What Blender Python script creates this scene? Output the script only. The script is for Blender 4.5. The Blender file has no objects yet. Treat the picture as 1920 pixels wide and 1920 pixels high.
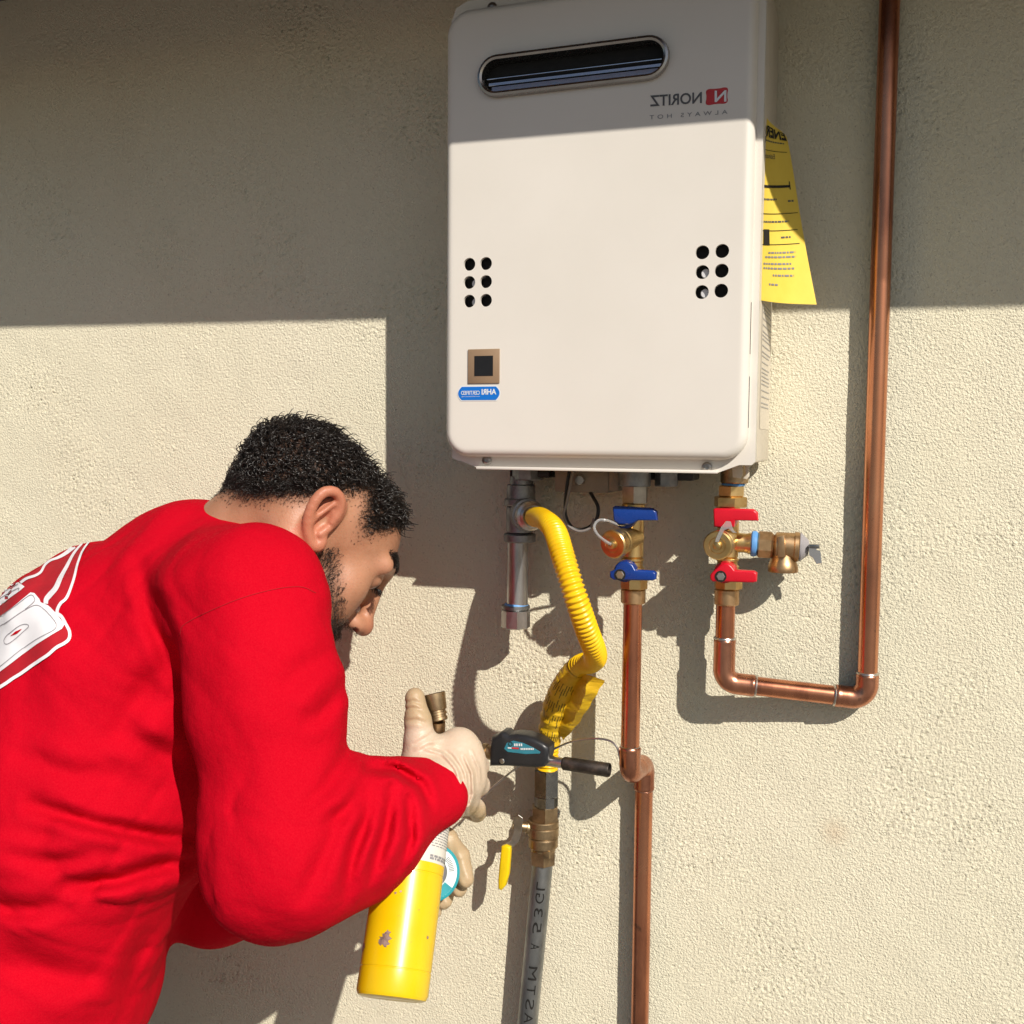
import bpy, bmesh, math, random
import numpy as np
from mathutils import Vector, Matrix
from mathutils.bvhtree import BVHTree
from mathutils.geometry import delaunay_2d_cdt

random.seed(7)
rng = np.random.default_rng(7)
scn = bpy.context.scene
C = scn.collection

# ------------------------------------------------------------------ camera
CAM_F, YAW, PITCH, ROLL = 1920.0, math.radians(19.7), math.radians(-4.0), math.radians(0.45)
CAM = np.array([0.0, -1.25, 1.5])
_fw = np.array([-math.sin(YAW)*math.cos(PITCH), math.cos(YAW)*math.cos(PITCH), math.sin(PITCH)])
_r0 = np.array([math.cos(YAW), math.sin(YAW), 0.0])
_u0 = np.cross(_r0, _fw)
_rt = _r0*math.cos(ROLL) + _u0*math.sin(ROLL)
_up = -_r0*math.sin(ROLL) + _u0*math.cos(ROLL)
cd = bpy.data.cameras.new('camera'); cam = bpy.data.objects.new('camera', cd); C.objects.link(cam)
cd.sensor_width = 36.0; cd.lens = 36.0*CAM_F/1920.0; cd.clip_start = 0.02; cd.clip_end = 500
cam.matrix_world = Matrix(((_rt[0], _up[0], -_fw[0], CAM[0]), (_rt[1], _up[1], -_fw[1], CAM[1]),
                           (_rt[2], _up[2], -_fw[2], CAM[2]), (0, 0, 0, 1)))
scn.camera = cam

# ------------------------------------------------------------------ light
SUN = Vector((-1.0, 1.0, -1.07)).normalized()          # direction the light travels
w = bpy.data.worlds.new('World'); scn.world = w; w.use_nodes = True
nt = w.node_tree; bg = nt.nodes['Background']
sky = nt.nodes.new('ShaderNodeTexSky'); sky.sky_type = 'NISHITA'; sky.sun_disc = False
sky.sun_elevation = math.asin(-SUN.z); sky.sun_rotation = math.radians(135)
nt.links.new(sky.outputs[0], bg.inputs[0]); bg.inputs[1].default_value = 0.055
sd = bpy.data.lights.new('sun', 'SUN'); sd.energy = 4.8; sd.angle = math.radians(0.53); sd.color = (1.0, 0.935, 0.84)
so = bpy.data.objects.new('sun', sd); C.objects.link(so); so.location = (3, -4, 5)
so.rotation_euler = SUN.to_track_quat('-Z', 'Y').to_euler()
vs = scn.view_settings; vs.view_transform = 'Standard'; vs.look = 'None'; vs.exposure = 0.06; vs.gamma = 1.0
vs.use_curve_mapping = False
scn.render.engine = 'CYCLES'
scn.cycles.max_bounces = 6; scn.cycles.diffuse_bounces = 3; scn.cycles.glossy_bounces = 3
scn.cycles.denoising_prefilter = 'FAST'
scn.cycles.caustics_reflective = False; scn.cycles.caustics_refractive = False

# ------------------------------------------------------------------ helpers
def ray(u, v):
    return _fw + _rt*((u-960)/CAM_F) - _up*((v-960)/CAM_F)
def at(u, v, o):
    """point o metres in front of the wall seen at photo position u, v"""
    d = ray(u, v); t = (-o-CAM[1])/d[1]
    return CAM + d*t
def pz(u, v, z):
    return CAM + ray(u, v)*z
def X3(*a): return np.array(a, float)
def nrm(v): v = np.asarray(v, float); return v/np.linalg.norm(v)
def lin(r, g, b):
    f = lambda c: c/12.92 if c <= 0.04045 else ((c+0.055)/1.055)**2.4
    return (f(r/255), f(g/255), f(b/255), 1.0)

def finish(o, parent=None):
    C.objects.link(o)
    if parent is not None:
        o.parent = parent
        o.location = o.location - parent.location if parent.parent is None else o.location - parent.location - parent.parent.location
    return o
def tag(o, label, cat=None, group=None, kind=None):
    if label: o['label'] = label
    if cat: o['category'] = cat
    if group: o['group'] = group
    if kind: o['kind'] = kind
    return o
def thing(name, loc, label, cat, group=None):
    o = bpy.data.objects.new(name, None); o.empty_display_size = 0.05
    o.location = Vector(loc); C.objects.link(o)
    return tag(o, label, cat, group)
def mesh_np(name, V, Q):
    V = np.ascontiguousarray(V, np.float32); Q = np.ascontiguousarray(Q, np.int32)
    me = bpy.data.meshes.new(name); k = Q.shape[1]
    me.vertices.add(len(V)); me.vertices.foreach_set('co', V.ravel())
    me.loops.add(Q.size); me.loops.foreach_set('vertex_index', Q.ravel())
    me.polygons.add(len(Q)); me.polygons.foreach_set('loop_start', np.arange(0, Q.size, k, dtype=np.int32))
    me.update(calc_edges=True); me.validate()
    return me
def mk(name, V, F, mat, parent=None, angle=35, fix=True):
    V = np.asarray(V, float)
    c = (V.min(0)+V.max(0))/2
    if isinstance(F, np.ndarray): me = mesh_np(name, V-c, F)
    else:
        me = bpy.data.meshes.new(name); me.from_pydata((V-c).tolist(), [], [list(map(int, f)) for f in F]); me.update()
    if fix and len(F) < 60000:
        bm = bmesh.new(); bm.from_mesh(me); bmesh.ops.recalc_face_normals(bm, faces=bm.faces); bm.to_mesh(me); bm.free()
    me.polygons.foreach_set('use_smooth', [angle > 0]*len(me.polygons))
    if 0 < angle < 180: me.set_sharp_from_angle(angle=math.radians(angle))
    for m in (mat if isinstance(mat, (list, tuple)) else [mat]): me.materials.append(m)
    o = bpy.data.objects.new(name, me); o.location = Vector(c)
    return finish(o, parent)
def join(*parts):
    V, F, n = [], [], 0
    for v, f in parts:
        v = np.asarray(v, float); V.append(v); F += [[int(i)+n for i in q] for q in f]; n += len(v)
    return np.vstack(V), F
def frames(P):
    P = np.asarray(P, float); T = np.gradient(P, axis=0); T /= np.linalg.norm(T, axis=1)[:, None]
    a = np.array([0, 0, 1.0]) if abs(T[0][2]) < 0.9 else np.array([1.0, 0, 0])
    n = nrm(a-T[0]*(a@T[0])); N = [n]
    for i in range(1, len(P)):
        n = n-T[i]*(n@T[i]); n = n/np.linalg.norm(n); N.append(n)
    N = np.array(N); return T, N, np.cross(T, N)
def sweep(P, R, segs=20, cap=True, scale=None):
    P = np.asarray(P, float); R = np.broadcast_to(np.asarray(R, float), (len(P),))
    T, N, B = frames(P); a = np.linspace(0, 2*math.pi, segs, endpoint=False)
    V = P[:, None, :]+R[:, None, None]*(np.cos(a)[None, :, None]*N[:, None, :]+np.sin(a)[None, :, None]*B[:, None, :])
    V = V.reshape(-1, 3); F = []
    for i in range(len(P)-1):
        for j in range(segs):
            k = (j+1) % segs; F.append((i*segs+j, i*segs+k, (i+1)*segs+k, (i+1)*segs+j))
    if cap: F.append(list(range(segs))[::-1]); F.append([(len(P)-1)*segs+j for j in range(segs)])
    return V, F
def lathe(prof, org, axis, segs=24, phase=0.0, cap=True):
    """prof: list of (distance along axis, radius)"""
    org = np.asarray(org, float); t = nrm(axis); a = np.array([0, 0, 1.0]) if abs(t[2]) < 0.9 else np.array([0, 1.0, 0])
    n = nrm(np.cross(t, a)); b = np.cross(t, n); ang = np.linspace(0, 2*math.pi, segs, endpoint=False)+phase
    V, F = [], []
    for h, r in prof:
        for q in ang: V.append(org+t*h+r*(math.cos(q)*n+math.sin(q)*b))
    for i in range(len(prof)-1):
        for j in range(segs):
            k = (j+1) % segs; F.append((i*segs+j, i*segs+k, (i+1)*segs+k, (i+1)*segs+j))
    if cap: F.append(list(range(segs))[::-1]); F.append([(len(prof)-1)*segs+j for j in range(segs)])
    return np.array(V), F
def ring(r, h, e):      # bevelled cylinder profile pieces
    return [(h[0], r-e), (h[0]+e, r), (h[1]-e, r), (h[1], r-e)]
def bm_out(bm):
    bm.verts.ensure_lookup_table(); bm.verts.index_update()
    V = np.array([v.co[:] for v in bm.verts]); F = [[v.index for v in f.verts] for f in bm.faces]; bm.free(); return V, F
def rbox(c, half, bev=0.002, segs=2, rot=None):
    bm = bmesh.new(); bmesh.ops.create_cube(bm, size=2.0)
    for v in bm.verts: v.co = Vector((v.co.x*half[0], v.co.y*half[1], v.co.z*half[2]))
    if bev > 0: bmesh.ops.bevel(bm, geom=bm.edges[:], offset=bev, segments=segs, affect='EDGES', profile=0.5)
    M = Matrix.Translation(Vector(c)) @ (rot.to_4x4() if rot is not None else Matrix())
    bm.transform(M); return bm_out(bm)
def prism(poly, o, thick, bev=0.0015, segs=2):
    """poly: photo positions on the plane o in front of the wall, extruded back towards it"""
    P = [at(u, v, o) for u, v in poly]
    bm = bmesh.new(); a = [bm.verts.new(p) for p in P]; b = [bm.verts.new(p+X3(0, thick, 0)) for p in P]; n = len(P)
    f1 = bm.faces.new(a); f2 = bm.faces.new(b[::-1])
    for i in range(n): bm.faces.new((a[i], b[i], b[(i+1) % n], a[(i+1) % n]))
    bmesh.ops.recalc_face_normals(bm, faces=bm.faces)
    if bev > 0:
        ed = [e for e in bm.edges if all(abs(v.co.y-P[0][1]) < 1e-6 for v in e.verts) or all(abs(v.co.y-P[0][1]-thick) < 1e-6 for v in e.verts)]
        bmesh.ops.bevel(bm, geom=ed, offset=bev, segments=segs, affect='EDGES', profile=0.5)
    return bm_out(bm)
def fillet(P, R, n=8):
    P = [np.asarray(p, float) for p in P]; out = [P[0]]
    for i in range(1, len(P)-1):
        a, b, c = P[i-1], P[i], P[i+1]; d1, d2 = nrm(a-b), nrm(c-b)
        ang = math.acos(max(-1, min(1, d1@d2))); t = R/math.tan(ang/2)
        p, q = b+d1*t, b+d2*t; m = nrm(d1+d2); cen = b+m*(R/math.sin(ang/2))
        e1, e2 = p-cen, q-cen; tot = math.pi-ang
        ax = nrm(np.cross(e1, e2))
        for k in range(n+1):
            th = tot*k/n; v = e1*math.cos(th)+np.cross(ax, e1)*math.sin(th); out.append(cen+v)
    out.append(P[-1]); return np.array(out)
def smooth_path(P, n=20):
    """Catmull-Rom through P (any dimension)"""
    P = np.asarray(P, float); Q = np.vstack([2*P[0]-P[1], P, 2*P[-1]-P[-2]]); out = []
    for i in range(1, len(Q)-2):
        p0, p1, p2, p3 = Q[i-1:i+3]
        for t in np.linspace(0, 1, n, endpoint=False):
            out.append(0.5*((2*p1)+(-p0+p2)*t+(2*p0-5*p1+4*p2-p3)*t*t+(-p0+3*p1-3*p2+p3)*t**3))
    out.append(P[-1]); return np.array(out)
def resample(P, step):
    P = np.asarray(P, float); d = np.r_[0, np.cumsum(np.linalg.norm(np.diff(P, axis=0), axis=1))]
    n = max(2, int(d[-1]/step)); s = np.linspace(0, d[-1], n)
    return np.stack([np.interp(s, d, P[:, i]) for i in range(P.shape[1])], 1), s

def text_geo(s, bold=0.0, space=1.0):
    cu = bpy.data.curves.new('tmp', 'FONT'); cu.body = s; cu.offset = bold; cu.space_character = space; cu.resolution_u = 4
    ob = bpy.data.objects.new('tmp', cu); C.objects.link(ob)
    dg = bpy.context.evaluated_depsgraph_get(); dg.update()
    me = bpy.data.meshes.new_from_object(ob.evaluated_get(dg))
    V = np.array([v.co[:2] for v in me.vertices]); F = [list(p.vertices) for p in me.polygons]
    bpy.data.objects.remove(ob); bpy.data.curves.remove(cu); bpy.data.meshes.remove(me)
    V = (V-V.min(0))/(V.max(0)-V.min(0)); return V, F
def lettering(s, fmap, mat, parent, bold=0.0, space=1.0, name='lettering', sub=False):
    """fmap maps (0..1, 0..1) text box coordinates to a world point"""
    V, F = text_geo(s, bold, space)
    if sub:
        bm = bmesh.new(); vs_ = [bm.verts.new((x, y, 0)) for x, y in V]
        for f in F: bm.faces.new([vs_[i] for i in f])
        for yc in np.arange(0.08, 1.0, 0.08): bmesh.ops.bisect_plane(bm, geom=bm.verts[:]+bm.edges[:]+bm.faces[:], plane_co=(0, yc, 0), plane_no=(0, 1, 0))
        V, F = bm_out(bm); V = V[:, :2]
    return mk(name, np.array([fmap(x, y) for x, y in V]), F, mat, parent, angle=0, fix=False)
def plane_map(p00, p10, p01):
    p00, p10, p01 = map(np.asarray, (p00, p10, p01)); return lambda x, y: p00+(p10-p00)*x+(p01-p00)*y

# ------------------------------------------------------------------ materials
class Mat:
    def __init__(s, name, col, rough=0.5, metal=0.0, spec=0.5, **kw):
        s.m = bpy.data.materials.new(name); s.m.use_nodes = True; s.t = s.m.node_tree; s.b = s.t.nodes['Principled BSDF']
        s.b.inputs['Base Color'].default_value = col if len(col) == 4 else (*col, 1)
        s.b.inputs['Roughness'].default_value = rough; s.b.inputs['Metallic'].default_value = metal
        s.b.inputs['Specular IOR Level'].default_value = spec
        for k, v in kw.items(): s.b.inputs[k.replace('_', ' ')].default_value = v
        s.bump_last = None; s.co = None
    def n(s, t, **kw):
        q = s.t.nodes.new(t)
        for k, v in kw.items():
            if hasattr(q, k) and k not in ('Scale',): setattr(q, k, v)
            else: q.inputs[k].default_value = v
        return q
    def l(s, a, b): s.t.links.new(a, b)
    def coord(s):
        if s.co is None:
            g = s.n('ShaderNodeNewGeometry'); s.co = g.outputs['Position']
        return s.co
    def noise(s, scale, detail=4, rough=0.55, stretch=None, dist=0.0):
        q = s.n('ShaderNodeTexNoise', Scale=scale, Detail=detail, Roughness=rough, Distortion=dist)
        src = s.coord()
        if stretch:
            mp = s.n('ShaderNodeVectorMath', operation='MULTIPLY'); mp.inputs[1].default_value = stretch; s.l(src, mp.inputs[0]); src = mp.outputs[0]
        s.l(src, q.inputs['Vector']); return q.outputs['Fac']
    def ramp(s, fac, stops):
        q = s.n('ShaderNodeValToRGB'); e = q.color_ramp.elements
        while len(e) < len(stops): e.new(0.5)
        for i, (p, c) in enumerate(stops): e[i].position = p; e[i].color = c if len(c) == 4 else (*c, 1)
        s.l(fac, q.inputs[0]); return q.outputs[0]
    def mix(s, fac, a, b, blend='MIX'):
        q = s.n('ShaderNodeMix', data_type='RGBA', blend_type=blend)
        for x, i in ((fac, 0), (a, 6), (b, 7)):
            if isinstance(x, (int, float)): q.inputs[i].default_value = x
            elif isinstance(x, tuple): q.inputs[i].default_value = x if len(x) == 4 else (*x, 1)
            else: s.l(x, q.inputs[i])
        return q.outputs[2]
    def color(s, x): s.l(x, s.b.inputs['Base Color'])
    def roughness(s, fac, lo, hi):
        q = s.n('ShaderNodeMapRange'); q.inputs[3].default_value = lo; q.inputs[4].default_value = hi; s.l(fac, q.inputs[0]); s.l(q.outputs[0], s.b.inputs['Roughness'])
    def bump(s, fac, strength, dist):
        q = s.n('ShaderNodeBump'); q.inputs['Strength'].default_value = strength; q.inputs['Distance'].default_value = dist
        s.l(fac, q.inputs['Height'])
        if s.bump_last is not None: s.l(s.bump_last, q.inputs['Normal'])
        s.bump_last = q.outputs[0]; s.l(q.outputs[0], s.b.inputs['Normal'])

M = {}
def simple(name, col, rough=0.5, metal=0.0, var=0.12, nscale=40, rvar=0.08, **kw):
    m = Mat(name, col, rough, metal, **kw); f = m.noise(nscale)
    d = tuple(c*(1-var) for c in col[:3]); h = tuple(min(1, c*(1+var)) for c in col[:3])
    m.color(m.ramp(f, [(0.3, d), (0.7, h)])); m.roughness(m.noise(nscale*3), max(0.02, rough-rvar), min(1, rough+rvar))
    M[name] = m.m; return m
# stucco
m = Mat('stucco', (0.7, 0.6, 0.4), 0.92, spec=0.15)
f1 = m.noise(2.2, 3)
c = m.ramp(f1, [(0.3, (0.785, 0.72, 0.545)), (0.5, (0.82, 0.765, 0.585)), (0.7, (0.84, 0.78, 0.61))])
c = m.mix(m.ramp(m.noise(9, 3, 0.6, (1, 1, 0.35)), [(0.60, (0, 0, 0)), (0.78, (0.14, 0.14, 0.14))]), c, (0.66, 0.57, 0.42))
c = m.mix(m.ramp(m.noise(300, 1, 0.5), [(0.64, (0, 0, 0)), (0.74, (0.5, 0.5, 0.5))]), c, (0.42, 0.36, 0.28))  # dark specks paint the shade of small pits into the colour
g = m.n('ShaderNodeVectorMath', operation='DISTANCE'); m.l(m.coord(), g.inputs[0]); g.inputs[1].default_value = at(1565, 1560, 0).tolist()
st = m.ramp(g.outputs['Value'], [(0.0, (0.4, 0.4, 0.4)), (0.022, (0, 0, 0))])     # faint rusty stain
c = m.mix(st, c, (0.62, 0.42, 0.26))
m.color(c); m.bump(m.noise(380, 2, 0.7), 1.0, 0.0024); M['stucco'] = m.m
# concrete ground
m = Mat('concrete', (0.3, 0.28, 0.25), 0.9); c = m.ramp(m.noise(2.0, 6), [(0.3, (0.165, 0.16, 0.15)), (0.7, (0.225, 0.215, 0.20))]); m.color(c); m.bump(m.noise(120, 4), 0.3, 0.002); M['concrete'] = m.m
simple('eave_paint', (0.11, 0.065, 0.038), 0.6, nscale=18)
simple('shingle', (0.09, 0.075, 0.065), 0.9, nscale=30)
# heater enamel
m = Mat('enamel', lin(226, 217, 204), 0.33, spec=0.45, Coat_Weight=0.15, Coat_Roughness=0.2)
c = m.ramp(m.noise(5, 3), [(0.3, lin(222, 216, 206)), (0.7, lin(229, 223, 214))])
for u, v, r_ in ((926, 783, 0.007), (885, 353, 0.010)):
    g = m.n('ShaderNodeVectorMath', operation='DISTANCE'); m.l(m.coord(), g.inputs[0]); g.inputs[1].default_value = at(u, v, 0.175).tolist()
    st = m.ramp(g.outputs['Value'], [(0.0, (0.8, 0.8, 0.8)), (r_, (0, 0, 0))])
    c = m.mix(m.mix(1.0, st, m.ramp(m.noise(160, 3), [(0.5, (0, 0, 0)), (0.62, (0.7, 0.7, 0.7))]), 'MULTIPLY'), c, lin(176, 150, 124))
m.color(c); m.roughness(m.noise(60), 0.28, 0.42); m.bump(m.noise(900, 2), 0.04, 0.0002); M['enamel'] = m.m
simple('case_paint', lin(214, 204, 186), 0.45, var=0.04)
simple('box_shaded', (0.27, 0.23, 0.195), 0.5)  # darker than the real box: shade under the heater put into the colour
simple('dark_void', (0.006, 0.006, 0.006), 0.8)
simple('vent_steel', (0.44, 0.41, 0.38), 0.26, 1.0)
simple('polished', (0.86, 0.87, 0.90), 0.2, 1.0, var=0.03)
simple('screw_steel', (0.35, 0.33, 0.31), 0.35, 1.0)
simple('bezel', lin(150, 124, 98), 0.5, var=0.05)
simple('screen', (0.008, 0.008, 0.009), 0.45)
simple('sticker_blue', (0.005, 0.16, 0.62), 0.4, var=0.05)
simple('sticker_white', (0.75, 0.78, 0.8), 0.45, var=0.02)
simple('ink_grey', (0.10, 0.10, 0.105), 0.55)
simple('ink_light', (0.24, 0.24, 0.25), 0.55)
simple('ink_faint', (0.44, 0.42, 0.39), 0.6)
simple('ink_black', (0.012, 0.011, 0.01), 0.6)
simple('logo_red', (0.52, 0.03, 0.035), 0.5)
simple('boss', (0.62, 0.62, 0.64), 0.5)
# yellow card
m = Mat('card', (0.80, 0.62, 0.10), 0.65); m.color(m.ramp(m.noise(30), [(0.3, (0.76, 0.55, 0.065)), (0.7, (0.82, 0.61, 0.09))])); m.b.inputs['Transmission Weight'].default_value = 0; M['card'] = m.m
# copper
def metal(name, a, b, c3, r0, r1, sc, stretch=(1, 1, 0.25)):
    m = Mat(name, a, 0.3, 1.0)
    f = m.noise(sc, 5, 0.6, stretch); c = m.ramp(f, [(0.28, b), (0.5, a), (0.74, c3)])
    if name.startswith('copper'): c = m.mix(m.ramp(m.noise(9, 5, 0.65, (1, 1, 0.5)), [(0.50, (0, 0, 0)), (0.68, (0.6, 0.6, 0.6))]), c, (0.28, 0.13, 0.09)); c = m.mix(m.ramp(m.noise(60, 3, 0.6), [(0.66, (0, 0, 0)), (0.74, (0.6, 0.6, 0.6))]), c, (0.16, 0.10, 0.075))
    m.color(c); m.roughness(m.noise(sc*1.7, 4, 0.6, stretch), r0, r1); m.bump(m.noise(sc*14, 3), 0.08, 0.0004); M[name] = m.m; return m
metal('copper', (0.64, 0.26, 0.145), (0.22, 0.075, 0.05), (0.76, 0.38, 0.22), 0.15, 0.38, 15)
metal('copper_fitting', (0.60, 0.26, 0.155), (0.30, 0.115, 0.075), (0.74, 0.38, 0.25), 0.18, 0.38, 34)
metal('solder', (0.62, 0.58, 0.54), (0.5, 0.45, 0.4), (0.72, 0.69, 0.66), 0.2, 0.4, 60)
metal('brass', (0.70, 0.485, 0.205), (0.52, 0.34, 0.13), (0.78, 0.57, 0.27), 0.26, 0.46, 45, None)
metal('nickel', (0.36, 0.32, 0.27), (0.24, 0.21, 0.18), (0.46, 0.42, 0.36), 0.3, 0.45, 50, None)
metal('bronze', (0.56, 0.36, 0.19), (0.40, 0.25, 0.12), (0.64, 0.43, 0.24), 0.3, 0.5, 55, None)
metal('old_brass', (0.40, 0.29, 0.17), (0.24, 0.17, 0.10), (0.50, 0.37, 0.22), 0.32, 0.55, 60, None)
metal('galvanised', (0.30, 0.31, 0.31), (0.22, 0.23, 0.235), (0.42, 0.43, 0.43), 0.40, 0.60, 50, (1, 1, 0.5))
metal('zinc', (0.46, 0.46, 0.455), (0.31, 0.31, 0.31), (0.60, 0.60, 0.59), 0.28, 0.48, 45, (1, 1, 0.4))
metal('malleable', (0.27, 0.28, 0.29), (0.19, 0.19, 0.20), (0.36, 0.37, 0.38), 0.42, 0.62, 70, None)
metal('dark_nut', (0.30, 0.30, 0.29), (0.17, 0.17, 0.17), (0.45, 0.44, 0.42), 0.16, 0.34, 60, None)
metal('steel', (0.58, 0.56, 0.53), (0.42, 0.39, 0.36), (0.66, 0.65, 0.63), 0.22, 0.42, 60, None)
metal('scorched', (0.10, 0.085, 0.075), (0.05, 0.045, 0.04), (0.20, 0.15, 0.12), 0.4, 0.65, 70, None)
# yellow hose
m = Mat('hose_yellow', (0.85, 0.52, 0.005), 0.32, spec=0.5); m.color(m.ramp(m.noise(35), [(0.3, (0.80, 0.47, 0.004)), (0.7, (0.88, 0.56, 0.008))])); M['hose_yellow'] = m.m
m = Mat('tag_yellow', (0.75, 0.46, 0.01), 0.45)
M['tag_yellow'] = m.m; m.color(m.ramp(m.noise(80), [(0.3, (0.66, 0.40, 0.01)), (0.7, (0.78, 0.50, 0.015))])); m.bump(m.noise(90, 3, 0.6, (1, 1, 2.5)), 0.6, 0.003)
simple('handle_blue', (0.006, 0.04, 0.24), 0.28, var=0.1)
simple('handle_red', (0.62, 0.006, 0.022), 0.3, var=0.08)
m = Mat('clear_plastic', (0.85, 0.85, 0.85), 0.15); m.b.inputs['Transmission Weight'].default_value = 0.7; M['clear_plastic'] = m.m; m.color(m.ramp(m.noise(50), [(0.3, (0.78, 0.78, 0.78)), (0.7, (0.88, 0.88, 0.88))]))
simple('tape_blue', (0.13, 0.36, 0.75), 0.5)
simple('lever_yellow', (0.86, 0.60, 0.004), 0.4, var=0.08)
simple('cable_black', (0.01, 0.008, 0.008), 0.5)
simple('cable_grey', (0.22, 0.2, 0.19), 0.5)
simple('torch_black', (0.018, 0.019, 0.022), 0.36, nscale=80)
simple('torch_teal', (0.03, 0.20, 0.27), 0.35)
# bottle
m = Mat('bottle_yellow', (0.9, 0.62, 0.0), 0.3, spec=0.5, Coat_Weight=0.2)
c = m.ramp(m.noise(16, 4), [(0.3, (0.74, 0.475, 0.001)), (0.7, (0.80, 0.53, 0.002))])
c = m.mix(m.ramp(m.noise(210, 3, 0.6), [(0.71, (0, 0, 0)), (0.75, (0.8, 0.8, 0.8))]), c, (0.30, 0.20, 0.06))
m.color(c); m.roughness(m.noise(50), 0.22, 0.4); M['bottle_yellow'] = m.m
simple('bottle_label', (0.66, 0.64, 0.58), 0.5, var=0.06)
simple('bare_metal', (0.42, 0.30, 0.26), 0.5, 0.6, nscale=200, var=0.4)
simple('tape_teal', (0.02, 0.30, 0.36), 0.4)
simple('tape_label', (0.72, 0.80, 0.82), 0.4, var=0.05)
simple('grey_core', (0.12, 0.12, 0.13), 0.5)
# cloth
m = Mat('red_cotton', (0.62, 0.004, 0.013), 0.85, spec=0.05, Sheen_Weight=0.0, Sheen_Roughness=0.5)
m.b.inputs['Sheen Tint'].default_value = (1, 0.25, 0.25, 1)
c = m.ramp(m.noise(7, 5), [(0.3, (0.455, 0.0004, 0.010)), (0.7, (0.525, 0.0008, 0.013))])
c = m.mix(m.ramp(m.noise(700, 2), [(0.35, (0, 0, 0)), (0.7, (0.4, 0.4, 0.4))]), c, (0.58, 0.008, 0.020)); m.color(c)
m.bump(m.noise(26, 4, 0.5), 0.45, 0.008); m.bump(m.noise(600, 3, 0.6), 0.35, 0.0009); M['red_cotton'] = m.m
m = Mat('print_white', (0.82, 0.80, 0.82), 0.6, spec=0.3); m.color(m.ramp(m.noise(40), [(0.3, (0.80, 0.77, 0.79)), (0.7, (0.86, 0.84, 0.86))])); m.bump(m.noise(500, 3), 0.15, 0.0004); M['print_white'] = m.m
simple('print_field', (0.43, 0.003, 0.013), 0.8)
simple('red_seam', (0.42, 0.0006, 0.008), 0.9)
simple('print_grey', (0.30, 0.27, 0.29), 0.6)
m = Mat('denim', (0.05, 0.07, 0.12), 0.9); m.color(m.ramp(m.noise(60), [(0.3, (0.04, 0.055, 0.10)), (0.7, (0.06, 0.085, 0.14))])); m.bump(m.noise(600), 0.3, 0.001); M['denim'] = m.m
simple('leather', (0.05, 0.035, 0.025), 0.6)
m = Mat('latex', (0.52, 0.41, 0.32), 0.42, spec=0.4, Subsurface_Weight=0.15, Subsurface_Scale=0.008)
m.b.inputs['Subsurface Radius'].default_value = (1.0, 0.6, 0.4)
tc = m.n('ShaderNodeAttribute', attribute_name='tint')
c = m.ramp(m.noise(28, 4), [(0.3, (0.55, 0.435, 0.325)), (0.7, (0.61, 0.49, 0.375))])
m.color(m.mix(tc.outputs['Fac'], c, (0.42, 0.30, 0.16)))
m.bump(m.noise(75, 4, 0.55, (1.0, 1.0, 2.0), 1.4), 0.26, 0.0028); m.bump(m.noise(700, 2), 0.15, 0.0004); M['latex'] = m.m
# skin: tint attribute holds stubble (red channel) and flush (green channel)
m = Mat('skin', (0.5, 0.27, 0.17), 0.42, spec=0.45, Subsurface_Weight=0.12, Subsurface_Scale=0.006)
m.b.inputs['Subsurface Radius'].default_value = (1.0, 0.35, 0.2)
at_ = m.n('ShaderNodeAttribute', attribute_name='tint'); sp = m.n('ShaderNodeSeparateColor'); m.l(at_.outputs['Color'], sp.inputs[0])
c = m.ramp(m.noise(24, 5), [(0.28, (0.37, 0.165, 0.090)), (0.5, (0.44, 0.215, 0.125)), (0.72, (0.50, 0.25, 0.155))])
c = m.mix(m.ramp(m.noise(260, 3, 0.6), [(0.60, (0, 0, 0)), (0.74, (0.45, 0.45, 0.45))]), c, (0.30, 0.12, 0.07))
c = m.mix(sp.outputs[1], c, (0.50, 0.15, 0.09)); c = m.mix(sp.outputs[0], c, (0.028, 0.02, 0.017)); m.color(c)
iv = m.n('ShaderNodeMapRange'); iv.inputs[3].default_value = 0.45; iv.inputs[4].default_value = 0.02; m.l(sp.outputs[0], iv.inputs[0]); m.l(iv.outputs[0], m.b.inputs['Specular IOR Level'])
m.roughness(m.noise(200), 0.36, 0.55); m.bump(m.noise(420, 3, 0.6), 0.4, 0.0008); M['skin'] = m.m
m = Mat('hair', (0.014, 0.011, 0.010), 0.28, spec=0.5); m.color(m.ramp(m.noise(120), [(0.3, (0.009, 0.007, 0.006)), (0.7, (0.022, 0.016, 0.013))])); M['hair'] = m.m
simple('beard_hair', (0.035, 0.022, 0.016), 0.45)
simple('eye_white', (0.62, 0.56, 0.52), 0.2); simple('iris', (0.03, 0.016, 0.01), 0.2)
# ================================================================== setting
# ground: one sheet
V, F = [(-40, -40, 0), (40, -40, 0), (40, 40, 0), (-40, 40, 0)], [(0, 1, 2, 3)]
g = mk('ground', V, F, M['concrete'], angle=0); tag(g, None, kind='structure')
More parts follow.
